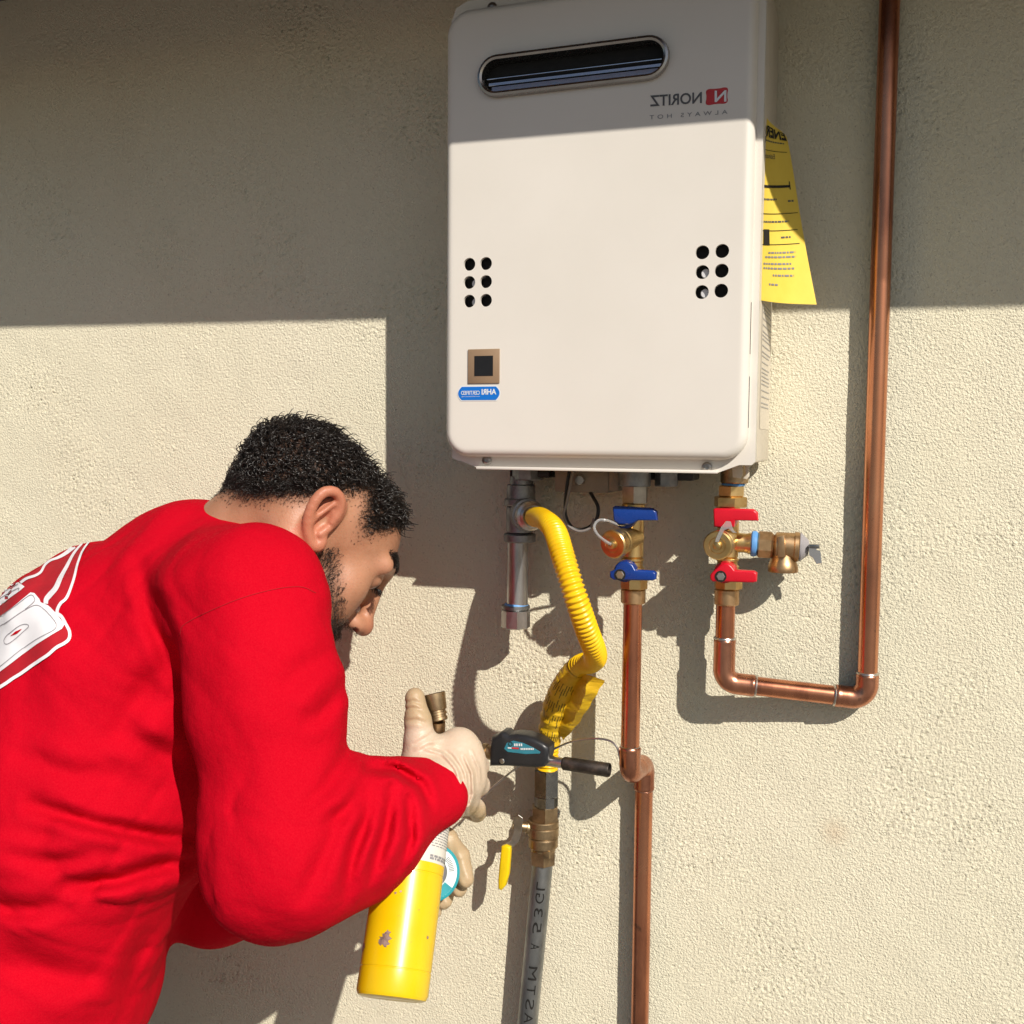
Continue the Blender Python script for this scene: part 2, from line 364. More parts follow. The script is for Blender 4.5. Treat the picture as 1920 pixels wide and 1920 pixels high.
# house: stucco wall (finely modelled where the photo shows it) and eave
house = thing('house', (0, 0, 0), 'house wall of rough cream stucco with the heater hung on it', 'house')
def band_noise(ny, nx, step, lo, hi, seed):
    r = np.random.default_rng(seed); f = np.fft.rfft2(r.standard_normal((ny, nx)))
    ky = np.fft.fftfreq(ny, step)[:, None]; kx = np.fft.rfftfreq(nx, step)[None, :]; k = np.sqrt(kx**2+ky**2)+1e-9
    wl = 1/k; msk = np.exp(-((np.log(wl)-0.5*(math.log(lo)+math.log(hi)))/(0.5*(math.log(hi)-math.log(lo))))**2)
    a = np.fft.irfft2(f*msk, s=(ny, nx)); return a/a.std()
STEP = 0.0021
xs = np.arange(-1.36, 0.26, STEP); zs = np.arange(0.66, 2.12, STEP); nx, nz = len(xs), len(zs)
n1 = band_noise(nz, nx, STEP, 0.0062, 0.0105, 1); n2 = band_noise(nz, nx, STEP, 0.0042, 0.0065, 2); n3 = band_noise(nz, nx, STEP, 0.05, 0.2, 3)
h = 0.00031*np.tanh(0.9*n1)+0.00036*n2-0.0010*np.clip(-0.6*n1-0.8*n2-1.15, 0, 1.2)
patch = np.clip(0.5+0.45*band_noise(nz, nx, STEP, 0.15, 0.5, 4), 0.45, 1.25)
h = h*patch+0.00016*n3
ex = np.clip(np.minimum(xs-xs[0], xs[-1]-xs)/0.03, 0, 1); ez = np.clip(np.minimum(zs-zs[0], zs[-1]-zs)/0.03, 0, 1)
h = h*ex[None, :]*ez[:, None]
XX, ZZ = np.meshgrid(xs, zs)
jx = rng.uniform(-0.25, 0.25, XX.shape)*STEP; jz = rng.uniform(-0.25, 0.25, XX.shape)*STEP
jx[:, [0, -1]] = 0; jz[[0, -1], :] = 0
V = np.stack([XX+jx, -h, ZZ+jz], -1).reshape(-1, 3)
i = np.arange(nz*nx).reshape(nz, nx)
Q = np.stack([i[:-1, :-1], i[:-1, 1:], i[1:, 1:], i[1:, :-1]], -1).reshape(-1, 4)
# plain surround up to the eave and to the corners
b = len(V); x0, x1, z0, z1 = xs[0], xs[-1], zs[0], zs[-1]
ext = np.array([(-4.5, 0, 0), (3.5, 0, 0), (3.5, 0, 2.6), (-4.5, 0, 2.6), (x0, 0, z0), (x1, 0, z0), (x1, 0, z1), (x0, 0, z1)], float)
V = np.vstack([V, ext]); Q = np.vstack([Q, b+np.array([(0, 1, 5, 4), (1, 2, 6, 5), (2, 3, 7, 6), (3, 0, 4, 7)])])
mk('wall', V, Q, M['stucco'], house, angle=180, fix=False)
# eave: soffit boards, rafters, fascia and roof deck; it shades the top of the wall
EO = 0.37; TILT = -0.0135
def eave_z(x): return 1.661+1.07*EO+TILT*(x+0.5)
rotE = Matrix.Rotation(-TILT*-1.0, 3, 'Y') if False else Matrix.Rotation(math.atan(-TILT), 3, 'Y')
eave = None
V, F = rbox((-0.5, -EO+0.0125, eave_z(-0.5)+0.09), (4.0, 0.0125, 0.09), 0.002, 1, rotE)
eave = mk('eave', V, F, M['eave_paint'], house, angle=20)
tag(eave, 'brown painted fascia board along the roof edge')
for k in range(4):
    y0 = -EO+0.028+k*0.085
    V, F = rbox((-0.5, y0+0.0425, eave_z(-0.5)+0.10), (4.0, 0.0415, 0.009), 0.002, 1, rotE); mk('soffit_board', V, F, M['eave_paint'], eave, angle=20)
V, F = rbox((-0.5, -EO-0.02+1.284, eave_z(-0.5)+0.20+0.417), (4.1, 1.35, 0.02), 0, 1, rotE @ Matrix.Rotation(math.radians(18), 3, 'X')); mk('roof_deck', V, F, M['shingle'], eave, angle=20)

# ================================================================== water heater
FO, LO = 0.162, 0.146          # front of the cover, its flange (metres in front of the wall)
hb = at(1130, 880, 0.08)
heater = thing('water_heater', (hb[0], hb[1], hb[2]), 'white wall-hung tankless water heater with a slotted exhaust vent', 'water heater')
# case behind the cover
xl, xr = at(856, 700, LO)[0]+0.004, at(1442, 800, 0.012)[0]
zb, zt = at(1440, 866, 0.05)[2], at(848, 8, LO)[2]-0.01
V, F = rbox(((xl+xr)/2, -(0.010+LO-0.004)/2, (zb+zt)/2), ((xr-xl)/2, (LO-0.004-0.010)/2, (zt-zb)/2), 0.004)
mk('case', V, F, M['case_paint'], heater)
for zz, hh_ in ((zt-0.04, 0.06), (zb+0.05, 0.04)): V, F = rbox(((xl+xr)/2, -0.0055, zz), (0.12, 0.005, hh_), 0.001); mk('mounting_bracket', V, F, M['case_paint'], heater)
# cover: flange, raised rounded front with vent slot and round holes cut out
def rrect(x0, x1, z0, z1, r, n=10):
    P = []
    for cx, cz, a0 in ((x1-r, z1-r, 0), (x0+r, z1-r, 90), (x0+r, z0+r, 180), (x1-r, z0+r, 270)):
        for k in range(n+1):
            a = math.radians(a0+90*k/n); P.append((cx+r*math.cos(a), cz+r*math.sin(a)))
    return P
fx0 = at(845, 500, LO)[0]; fx1 = at(1425, 500, LO)[0]; fz0 = at(1000, 866, LO)[2]; fz1 = at(848, 6, LO)[2]
bx0 = at(843.5, 600, LO)[0]; bx1 = at(1409, 600, LO)[0]; bz0 = at(1100, 859, FO-0.012)[2]; bz1 = at(848, 30, LO)[2]
R = 0.0095
prof = [(0.0, LO-0.001)] + [(R-R*math.cos(t), FO-R+R*math.sin(t)) for t in np.linspace(0, math.pi/2, 11)] + [(R+0.003, FO)]
V, F = [], []; nn = None
for ins, o in prof:
    P = rrect(bx0+ins, bx1-ins, bz0+ins, bz1-ins, 0.028-ins if ins < R else 0.028-R-(ins-R)*0.5, 10); nn = len(P)
    V += [(p[0], -o, p[1]) for p in P]
for i_ in range(len(prof)-1):
    for j in range(nn): k = (j+1) % nn; F.append((i_*nn+j, i_*nn+k, (i_+1)*nn+k, (i_+1)*nn+j))
inner = V[-nn:]
holes = []
for u, v in ((880, 495.5), (911, 494), (880, 529.5), (911, 528), (880, 564.5), (911, 563), (1317, 473), (1354, 470.5), (1317, 510), (1353, 507.5), (1316, 547.5), (1352, 545)):
    holes.append(at(u, v, FO))
vl, vr = at(934, 143, FO), at(1216, 112, FO); vc = (vl+vr)/2; vhw = (vr[0]-vl[0])/2; vr_ = 0.0175
def stadium(r, n=14, hw=vhw):
    P = [(vc[0]+hw+r*math.cos(a), vc[2]+r*math.sin(a)) for a in np.linspace(-math.pi/2, math.pi/2, n)]
    P += [(vc[0]-hw+r*math.cos(a), vc[2]+r*math.sin(a)) for a in np.linspace(math.pi/2, 1.5*math.pi, n)]
    return P
pts = [Vector((p[0], p[2])) for p in inner]; edges = []; loops = [list(range(nn))]
def add_loop(P):
    a = len(pts); pts.extend(Vector(p) for p in P); loops.append(list(range(a, a+len(P))))
for hc in holes: add_loop([(hc[0]+0.0072*math.cos(t), hc[2]+0.0072*math.sin(t)) for t in np.linspace(0, 2*math.pi, 28, endpoint=False)])
add_loop(stadium(vr_+0.001))
edges = [(lp[j], lp[(j+1) % len(lp)]) for lp in loops for j in range(len(lp))]
v2, e2, f2, ov, oe, of = delaunay_2d_cdt(pts, edges, [], 0, 1e-6)
def inpoly(p, P):
    A = np.asarray(P, float); B_ = np.roll(A, -1, 0); m_ = (A[:, 1] > p[1]) != (B_[:, 1] > p[1])
    A, B_ = A[m_], B_[m_]; return bool(np.count_nonzero(p[0] < (B_[:, 0]-A[:, 0])*(p[1]-A[:, 1])/(B_[:, 1]-A[:, 1])+A[:, 0]) % 2)
LP = [[(pts[k].x, pts[k].y) for k in lp] for lp in loops]
keep = []
for f in f2:
    cx = sum(v2[k].x for k in f)/len(f); cz = sum(v2[k].y for k in f)/len(f)
    if inpoly((cx, cz), LP[0]) and not any(inpoly((cx, cz), q) for q in LP[1:]): keep.append(f)
V2 = [(q.x, -FO, q.y) for q in v2]
parts = [(V, F), (V2, keep)]
for lp in LP[1:]:      # walls of the holes, sheet metal thickness
    n = len(lp); a = [(x, -FO, z) for x, z in lp]; b_ = [(x, -FO+0.004, z) for x, z in lp]
    parts.append((a+b_, [(j, (j+1) % n, n+(j+1) % n, n+j) for j in range(n)]))
VV, FF = join(*parts)
bm = bmesh.new(); me = bpy.data.meshes.new('t'); me.from_pydata(VV.tolist(), [], FF); bm.from_mesh(me); bmesh.ops.remove_doubles(bm, verts=bm.verts, dist=1e-5); VV, FF = bm_out(bm)
cover = mk('cover', VV, FF, M['enamel'], heater, angle=32)
# flange plate with the lower and upper screw lips
r = 0.008
def flange_outline():
    a = lambda u, v: at(u, v, LO)
    lipL, lipR = a(900, 878), a(1344, 888); cL, cR = a(864, 862), a(1386, 866)
    zl = (lipL[2]+lipR[2])/2; P = []
    P += [(fx1, fz0+0.004), (fx1, fz1-0.02), (fx1-0.008, fz1-0.004), (fx1-0.02, fz1), (fx0+0.02, fz1), (fx0+0.006, fz1-0.006), (fx0, fz1-0.02)]
    P += [(fx0+0.003, fz0+0.003), (fx0+0.010, fz0), (cL[0], fz0), (lipL[0], zl), (lipR[0], zl), (cR[0], fz0), (fx1-0.004, fz0)]
    return P
P = flange_outline(); n = len(P)
V = [(x, -LO, z) for x, z in P]+[(x, -LO+0.012, z) for x, z in P]
F = [list(range(n)), [n+k for k in range(n)][::-1]]+[(k, (k+1) % n, n+(k+1) % n, n+k) for k in range(n)]
mk('flange', V, F, M['enamel'], cover, angle=50)
lip0, lip1 = at(898, 877.5, LO), at(1345, 887.5, LO); zl = (lip0[2]+lip1[2])/2
V, F = rbox(((lip0[0]+lip1[0])/2, -LO-0.002, zl+0.001), ((lip1[0]-lip0[0])/2+0.001, 0.0055, 0.0018), 0.0012); mk('lip_edge', V, F, M['enamel'], cover)
# slots in the right flank of the cover: black boxes stand in for their shade
for v0, v1 in ((567, 664), (706, 802)):
    a, b_ = at(1407, v0, LO+0.006), at(1405, v1, LO+0.006)
    V, F = rbox((bx1-0.0009, -LO-0.006, (a[2]+b_[2])/2), (0.0012, 0.0014, (a[2]-b_[2])/2), 0); mk('slot', V, F, M['dark_void'], cover)
# screws
for u, v in ((912, 863), (1325, 876), (922, 13)):
    p = at(u, v, LO+0.002); V, F = lathe([(0, 0.0056), (0.0015, 0.0056), (0.0028, 0.0042), (0.0032, 0.0025), (0.0024, 0.0022), (0.0022, 0.0)], p+X3(0, 0.002, 0), (0, -1, 0), 18, cap=False); mk('screw', V, F, M['screw_steel'], cover)
# black sheet standing in for the shade inside the cover, and the pale bosses seen through four of the holes
V, F = rbox(((bx0+bx1)/2, -FO+0.0122, (bz0+bz1)/2), ((bx1-bx0)/2-0.02, 0.001, (bz1-bz0)/2-0.02), 0); mk('inner_shade', V, F, M['dark_void'], heater)
for u, v, dx in ((1317, 510, 0.0028), (1316, 547.5, 0.0028), (880, 529.5, 0.0062), (880, 564.5, 0.0062)):
    p = at(u, v, FO); V, F = lathe(ring(0.0048, (0, 0.006), 0.0006), p+X3(dx, 0.0105, -0.001), (0, -1, 0), 20); mk('boss', V, F, M['boss'], heater)
# exhaust vent
vent = None
seq = [(vr_+0.0048, FO-0.001), (vr_+0.0055, FO+0.0035), (vr_+0.0045, FO+0.0065), (vr_+0.002, FO+0.0072), (vr_-0.0002, FO+0.006), (vr_-0.0012, FO+0.002), (vr_-0.0012, FO-0.0095)]
V, F = [], []; rings = [stadium(a) for a, _ in seq]; n = len(rings[0])
for q, (a, o) in zip(rings, seq): V += [(x, -o, z) for x, z in q]
for i_ in range(len(seq)-1):
    for j in range(n): k = (j+1) % n; F.append((i_*n+j, i_*n+k, (i_+1)*n+k, (i_+1)*n+j))
vent = mk('vent', V, F, M['vent_steel'], heater)
V, F = join(([(x, -FO+0.0100, z) for x, z in stadium(vr_)], [list(range(n))])); mk('vent_shade', V, F, M['dark_void'], vent, angle=0)  # flat black face in place of the shaded depth of the vent
for k, (dz, tilt, hh) in enumerate(((-0.0010, 0, 0.0011), (-0.0058, -82, 0.0012), (-0.0112, -80, 0.0012))):
    hw = vhw+math.sqrt(max(1e-6, (vr_-0.0015)**2-dz**2))-0.002
    V, F = rbox((vc[0], -FO+0.002+0.003*(k > 0), vc[2]+dz), (hw, (0.0010, 0.0017, 0.0028)[k], hh*0.5), 0.0003, 1, Matrix.Rotation(math.radians(-tilt), 3, 'X')); mk('louver', V, F, M['polished'], vent)
# logo, lettering
fm = lambda u0, v0, u1, v1, uh, vh: plane_map(at(u0, v0, FO+0.0004), at(u1, v1, FO+0.0004), at(uh, vh, FO+0.0004))
lettering('NORITZ', fm(1316, 193.5, 1219, 200, 1316, 172), M['ink_grey'], heater, bold=0.02)
lettering('ALWAYS HOT', fm(1364, 213.5, 1218, 224, 1364, 205.5), M['ink_light'], heater, bold=0.004, space=1.75)
Pl = []; lc = at(1344, 180.5, FO+0.0003)
ex_, ez_ = at(1366, 179, FO)[0]-lc[0], at(1344, 165, FO)[2]-lc[2]
for t in np.linspace(0, 2*math.pi, 72, endpoint=False):
    rr = 0.97+0.15*math.cos(4*t+math.pi)+0.03*math.cos(8*t); Pl.append((lc[0]+ex_*rr*1.06*math.cos(t), lc[1], lc[2]+ez_*rr*1.08*math.sin(t)))
logo = mk('logo', Pl, [list(range(len(Pl)))], M['logo_red'], heater, angle=0)
lettering('N', plane_map(at(1362, 190.5, FO+0.0008), at(1340, 191.5, FO+0.0008), at(1362, 169, FO+0.0008)), M['sticker_white'], logo, bold=0.02)
# display window
def quad_px(name, u0, v0, u1, v1, o, thick, mat, parent, bev=0.001):
    a, b_ = at(u0, v0, o), at(u1, v1, o)
    V, F = rbox(((a[0]+b_[0])/2, -o+thick/2, (a[2]+b_[2])/2), (abs(b_[0]-a[0])/2, thick/2, abs(a[2]-b_[2])/2), bev); return mk(name, V, F, mat, parent)
dw = quad_px('display_window', 877, 655, 936, 718.5, FO+0.0016, 0.002, M['bezel'], heater, 0.0008)
quad_px('screen', 889.5, 667.5, 924, 704.5, FO+0.0020, 0.0008, M['screen'], dw, 0)
# blue oval sticker
def sticker(grow):
    P = []; a, b_ = at(859.5, 738, FO), at(937, 737, FO); zc = (a[2]+b_[2])/2; hw = (b_[0]-a[0])/2+grow; xc = (a[0]+b_[0])/2; hh = 0.0075+grow
    for sx in (1, -1):
        for t in np.linspace(-1, 1, 11): P.append((xc+sx*(hw-0.0045*t*t), zc+sx*t*hh))
    return P, (xc, zc, hw, hh)
P, s_ = sticker(0.0011); st = mk('certification_sticker', [(x, -FO-0.0004, z) for x, z in P], [list(range(len(P)))], M['sticker_white'], heater, angle=0)
P, s_ = sticker(0.0); mk('sticker_field', [(x, -FO-0.0007, z) for x, z in P], [list(range(len(P)))], M['sticker_blue'], st, angle=0)
fo = FO+0.0010
lettering('AHRI', plane_map(at(930.5, 739.5, fo), at(903, 740, fo), at(930.5, 729, fo)), M['sticker_white'], st, bold=0.03)
lettering('CERTIFIED', plane_map(at(899.5, 740, fo), at(864.5, 740.5, fo), at(899.5, 732.5, fo)), M['sticker_white'], st, bold=0.012)
lettering('www.ahridirectory.org', plane_map(at(899.5, 744.5, fo), at(865.5, 745, fo), at(899.5, 742, fo)), M['sticker_white'], st, bold=0.0)
# printed rating plate on the right flank of the case
V, F = [], []
a, b_ = at(1448, 575, 0.02), at(1446, 806, 0.02)
rp = mk('rating_plate', [(xr+0.0004, -LO+0.03, a[2]), (xr+0.0004, -0.016, a[2]), (xr+0.0004, -0.016, b_[2]), (xr+0.0004, -LO+0.03, b_[2])], [(0, 1, 2, 3)], M['case_paint'], heater, angle=0)
z = a[2]-0.008
while z > b_[2]+0.02:
    y0 = -LO+0.036; y1 = -0.02-random.uniform(0, 0.03)
    V, F = rbox((xr+0.0007, (y0+y1)/2, z), (0.0002, (y1-y0)/2, 0.0006), 0); mk('print_line', V, F, M['ink_faint'], rp, angle=0); z -= random.choice((0.0042, 0.0046, 0.0068))
# underneath: junction box, cable loop, pipe stubs, dark fittings
quad_px('junction_box', 1040, 880, 1141, 925, 0.075, 0.05, M['box_shaded'], heater, 0.002)
quad_px('junction_bracket', 1141.5, 880, 1160, 921, 0.074, 0.04, M['box_shaded'], heater, 0.001)
p = at(1088, 900, 0.0755); V, F = lathe(ring(0.006, (0, 0.004), 0.001), p, (0, -1, 0), 16); mk('screw', V, F, M['screw_steel'], heater)
Pc = smooth_path([at(*q) for q in ((1070, 870, 0.085), (1064, 905, 0.088), (1060, 940, 0.088), (1061, 968, 0.088), (1072, 988, 0.088), (1088, 993, 0.086), (1105, 988, 0.085), (1119, 972, 0.084), (1121, 950, 0.082), (1112, 932, 0.078), (1105, 920, 0.07))], 10)
V, F = sweep(Pc, 0.0021, 10); mk('cable', V, F, M['cable_black'], heater)
Pc = smooth_path([at(*q) for q in ((1078, 870, 0.087), (1070, 905, 0.09), (1062, 945, 0.091), (1057, 965, 0.091), (1066, 986, 0.09), (1086, 996, 0.09), (1106, 990, 0.088), (1114, 972, 0.086))], 10)
V, F = sweep(Pc, 0.0016, 8); mk('cable', V, F, M['cable_grey'], heater)
def stub(name, u, o, v0, v1, r, mat, segs=6):
    a, b_ = at(u, v0, o), at(u, v1, o); V, F = lathe(ring(r, (0, a[2]-b_[2]), 0.0012), a, (0, 0, -1), segs, 0.3); return mk(name, V, F, mat, heater, angle=30)
stub('gas_inlet', 990, 0.05, 868, 900, 0.020, M['malleable'], 8)
quad_px('inlet_flange', 955, 880, 1030, 896, 0.06, 0.05, M['cable_black'], heater, 0.002)
stub('cold_inlet', 1190, 0.08, 868, 912, 0.019, M['malleable'], 24)
stub('drain_plug', 1250, 0.06, 868, 912, 0.014, M['malleable'], 8)
quad_px('inlet_flange', 1160, 870, 1300, 902, 0.055, 0.045, M['cable_black'], heater, 0.003)
stub('hot_outlet', 1378, 0.046, 862, 906, 0.016, M['old_brass'], 24)
V, F = prism([(1372, 868), (1392, 868), (1392, 892), (1388, 897), (1374, 895)], 0.09, 0.002, 0.0004); mk('bracket_tab', V, F, M['case_paint'], heater)
V, F = prism([(1396, 868), (1404, 868), (1405, 893), (1400, 899), (1393, 897), (1398, 888)], 0.09, 0.002, 0.0004); mk('bracket_tab', V, F, M['case_paint'], heater)

# ================================================================== yellow energy card
LE = [(1432, 214, 0.128), (1432, 250, 0.128), (1430, 320, 0.128), (1429, 400, 0.128), (1428, 480, 0.128), (1426, 563, 0.128)]
RE = [(1466, 247, 0.072), (1476, 262, 0.070), (1487, 322, 0.066), (1499, 398, 0.063), (1513, 478, 0.062), (1531, 571, 0.064)]
L3 = smooth_path([at(*q) for q in LE], 8); R3 = smooth_path([at(*q) for q in RE], 8)
def card_map(x, y, lift=0.0006):     # x 0 left .. 1 right, y 0 top .. 1 bottom
    t = y*(len(L3)-1); i_ = min(int(t), len(L3)-2); a = L3[i_]*(1-t+i_)+L3[i_+1]*(t-i_); b_ = R3[i_]*(1-t+i_)+R3[i_+1]*(t-i_)
    p = a*(1-x)+b_*x; d = nrm(b_-a); nv = nrm(np.cross(d, L3[min(i_+1, len(L3)-1)]-L3[i_])); nv = nv if nv[1] < 0 else -nv
    bow = math.sin(math.pi*x)*0.006*(0.3+y); return p-nv*bow+nv*lift
p = card_map(0.5, 1)
card = thing('energy_label', p, "yellow energy guide card hanging off the heater's right flank", 'label')
gx, gy = 12, 30; V = []; F = []
for s in (0, 1):
    for j in range(gy+1):
        for i_ in range(gx+1): V.append(card_map(i_/gx, j/gy, 0.0002 if s == 0 else -0.0002))
nn = (gx+1)*(gy+1)
for j in range(gy):
    for i_ in range(gx):
        a = j*(gx+1)+i_; F.append((a, a+1, a+gx+2, a+gx+1)); F.append((nn+a, nn+a+gx+1, nn+a+gx+2, nn+a+1))
for j in range(gy):
    for i_ in (0, gx): a = j*(gx+1)+i_; F.append((a, a+gx+1, nn+a+gx+1, nn+a))
for i_ in range(gx):
    for j in (0, gy): a = j*(gx+1)+i_; F.append((a, a+1, nn+a+1, nn+a))
mk('card', V, F, M['card'], card, angle=60)
cm = lambda x0, x1, y0, y1: (lambda x, y: card_map(x0+(x1-x0)*x, y0+(y1-y0)*y, 0.0009))
lettering('ENERG', cm(0.96, -0.12, 0.215, 0.095), M['ink_black'], card, bold=0.03)
def bar(x0, x1, y0, y1, mat=M['ink_black'], name='print_line'):
    n = 8; V = [card_map(x0+(x1-x0)*k/n, y0, 0.0008) for k in range(n+1)]+[card_map(x0+(x1-x0)*k/n, y1, 0.0008) for k in range(n+1)]
    return mk(name, V, [(k, k+1, n+2+k, n+1+k) for k in range(n)], mat, card, angle=0)
lettering('Estimated', cm(0.50, 0.02, 0.335, 0.31), M['ink_grey'], card)
bar(0.05, 0.9, 0.292, 0.295); bar(0.0, 0.86, 0.468, 0.480, name='scale_bar'); bar(0.85, 0.87, 0.45, 0.49)
bar(0.0, 0.95, 0.60, 0.603); bar(0.0, 0.9, 0.68, 0.683); bar(0.0, 0.9, 0.745, 0.748)
bar(0.04, 0.24, 0.675, 0.75, name='badge')
for y0, a, b_ in ((0.235, 0.1, 0.85), (0.53, 0.05, 0.5), (0.54, 0.78, 0.9), (0.635, 0.05, 0.75), (0.71, 0.55, 0.75), (0.78, 0.2, 0.8), (0.80, 0.1, 0.8), (0.83, 0.05, 0.7), (0.85, 0.05, 0.75), (0.88, 0.3, 0.72), (0.92, 0.2, 0.4)):
    x = a
    while x < b_:
        l_ = random.uniform(0.03, 0.09); bar(x, min(x+l_, b_), y0, y0+0.008, M['ink_light'] if y0 > 0.75 else M['ink_grey']); x += l_+0.02
V = [card_map(0.02+0.10*k, 0.215+0.0*k, 0.0009) for k in (0, 1)]+[card_map(0.07, 0.26, 0.0009)]; mk('arrow', V, [(0, 1, 2)], M['ink_black'], card, angle=0)
# ================================================================== copper pipes
RP, RF = 0.0111, 0.0127
def tube(name, P, r, mat, parent, segs=28): V, F = sweep(P, r, segs); return mk(name, V, F, mat, parent)
def fitting(name, P, r, mat, parent):
    """a wrought fitting: slightly larger than the pipe with rounded mouths"""
    P, s = resample(P, 0.0015); R = np.full(len(P), r); e = np.minimum(s, s[-1]-s); R -= 0.0011*np.clip(1-e/0.0016, 0, 1)
    R += 0.0003*np.clip(1-np.abs(e-0.003)/0.003, 0, 1)
    V, F = sweep(P, R, 30); return mk(name, V, F, mat, parent)
def solder(p, d, parent, r=RP):
    V, F = lathe([(-0.0018, r), (-0.0012, r+0.0014), (0.0, r+0.0020), (0.0010, r+0.0016), (0.0018, r)], p, d, 26, cap=False); return mk('solder_joint', V, F, M['solder'], parent)
# hot line: down from the red valve, across to the right, up past the heater
h0, h1, h2, h3 = at(1361, 1120, 0.046), at(1357, 1279, 0.046), at(1625, 1311, 0.0165), at(1662, -60, 0.0165)
h3 = X3(h2[0]+0.0005, h2[1], h3[2]+0.35)
hot = thing('copper_pipe', (h1[0], h1[1], h1[2]), 'copper hot water pipe that turns right and climbs the wall beside the heater', 'pipe', 'copper pipes')
d1 = nrm(h1-h0); dh = nrm(h2-h1); du = nrm(h3-h2)
tube('pipe', np.linspace(h0, h1-d1*0.022, 6), RP, M['copper'], hot)
full = fillet([h1-d1*0.052, h1, h1+dh*0.036], 0.0165, 12)
fitting('elbow', full, RF, M['copper_fitting'], hot)
tube('pipe', np.linspace(h1+dh*0.02, h2-dh*0.02, 10), RP, M['copper'], hot)
fitting('elbow', fillet([h2-dh*0.036, h2, h2+du*0.030], 0.0165, 12), RF, M['copper_fitting'], hot)
tube('pipe', np.linspace(h2+du*0.015, h3, 40), RP, M['copper'], hot)
for p, d in ((h1-d1*0.0525, d1), (h1+dh*0.0365, dh), (h2-dh*0.0365, dh), (h2+du*0.0305, du)): solder(p, d, hot)
# straps that hold the riser to the wall above the picture
V, F = rbox((h3[0], -0.008, 2.25), (0.03, 0.008, 0.008), 0.001); mk('strap', V, F, M['galvanised'], hot)
# cold line: down, offset back to the wall, down to the ground
c0, c1, c2, c3 = at(1187, 1118, 0.08), at(1180.5, 1452, 0.08), at(1208, 1450, 0.0185), at(1195, 1920, 0.0185)
c2 = X3(c2[0], c2[1], c1[2]-0.004); c3 = X3(c2[0]-0.001, c2[1], 0.0)
cold = thing('copper_pipe', (c3[0], c3[1], 0), 'copper cold water pipe dropping from the blue valve with an offset halfway', 'pipe', 'copper pipes')
dd, do = nrm(c1-c0), nrm(c2-c1); dz = nrm(c3-c2)
tube('pipe', np.linspace(c0, c1-dd*0.016, 12), RP, M['copper'], cold)
fitting('elbow', fillet([c1-dd*0.034, c1, c1+do*0.034], 0.0150, 12), RF, M['copper_fitting'], cold)
fitting('elbow', fillet([c2-do*0.031, c2, c2+dz*0.034], 0.0150, 12), RF, M['copper_fitting'], cold)
tube('pipe', np.linspace(c2+dz*0.016, c3, 40), RP, M['copper'], cold)
for p, d in ((c1-dd*0.034, dd), (c2+dz*0.034, dz)):
    V, F = lathe([(-0.0008, RP), (0, RP+0.0011), (0.0008, RP)], p, d, 26, cap=False); mk('solder_joint', V, F, M['solder'], cold)

# ================================================================== isolation valves
def vprof(u, o, vtop, items):
    """items: (v0, v1, radius, bevel) down the photo -> lathe profile from the top point"""
    a = at(u, vtop, o); prof = []
    for v0, v1, r_, e in items:
        z0, z1 = a[2]-at(u, v0, o)[2], a[2]-at(u, v1, o)[2]; prof += [(z0, r_-e), (z0+min(e, (z1-z0)/3), r_), (z1-min(e, (z1-z0)/3), r_), (z1, r_-e)]
    return a, prof
def hexa(name, u, v0, v1, o, r, mat, parent, phase=0.25, segs=6):
    a, b_ = at(u, v0, o), at(u, v1, o); h_ = a[2]-b_[2]; V, F = lathe([(0, r*0.9), (0.0012, r), (h_-0.0012, r), (h_, r*0.9)], a, (0, 0, -1), segs, phase); return mk(name, V, F, mat, parent, angle=30)
def drain(parent, base, tip, name='drain_port'):
    ax = nrm(tip-base); L_ = np.linalg.norm(tip-base)
    V, F = lathe([(0.0, 0.0125), (L_*0.45, 0.0125), (L_*0.5, 0.0145), (L_*0.62, 0.0145), (L_*0.64, 0.013), (L_*0.7, 0.013)], base, ax, 28); d = mk(name, V, F, M['brass'], parent)
    V, F = lathe([(L_*0.70, 0.0152), (L_*0.73, 0.0162), (L_*0.80, 0.0162), (L_*0.81, 0.0152), (L_*0.83, 0.0152), (L_*0.84, 0.0164), (L_*0.97, 0.0164), (L_, 0.0150), (L_+0.0003, 0.0095), (L_-0.0006, 0.0088), (L_-0.0006, 0.0052), (L_+0.003, 0.0045), (L_+0.004, 0.003), (L_+0.004, 0.0)], base, ax, 30, cap=False); mk('drain_cap', V, F, M['brass'], d)
    return d
# cold valve (blue)
OC = 0.08
b0 = at(1187, 1128, OC)
cv = thing('isolation_valve', b0, 'brass isolation valve with two blue lever handles', 'valve', 'isolation valves')
a, pr = vprof(1188, OC, 944, [(944, 968, 0.0135, 0.001), (968, 1046, 0.0125, 0.002), (1046, 1052, 0.0132, 0.001), (1052, 1062, 0.0118, 0.001), (1062, 1068, 0.0134, 0.001)])
V, F = lathe(pr, a, (0, 0, -1), 30); body = mk('body', V, F, M['brass'], cv)
hexa('union_nut', 1191, 906, 944, OC, 0.0158, M['nickel'], cv, 0.4)
hexa('lower_body', 1189, 1068, 1104, OC, 0.0165, M['brass'], cv, 0.1, 8)
hexa('socket', 1187.5, 1104, 1131, OC, 0.0145, M['bronze'], cv, 0.5, 24)
drain(cv, at(1190, 1006, OC), at(1148, 1021, 0.128))
V, F = sweep(smooth_path([at(*q) for q in ((1178, 984, 0.103), (1160, 984, 0.108), (1138, 976, 0.118), (1122, 976, 0.122), (1114, 988, 0.126), (1120, 1002, 0.130), (1134, 1014, 0.133), (1146, 1021, 0.133))], 10), 0.0017, 8); mk('cap_strap', V, F, M['clear_plastic'], cv)
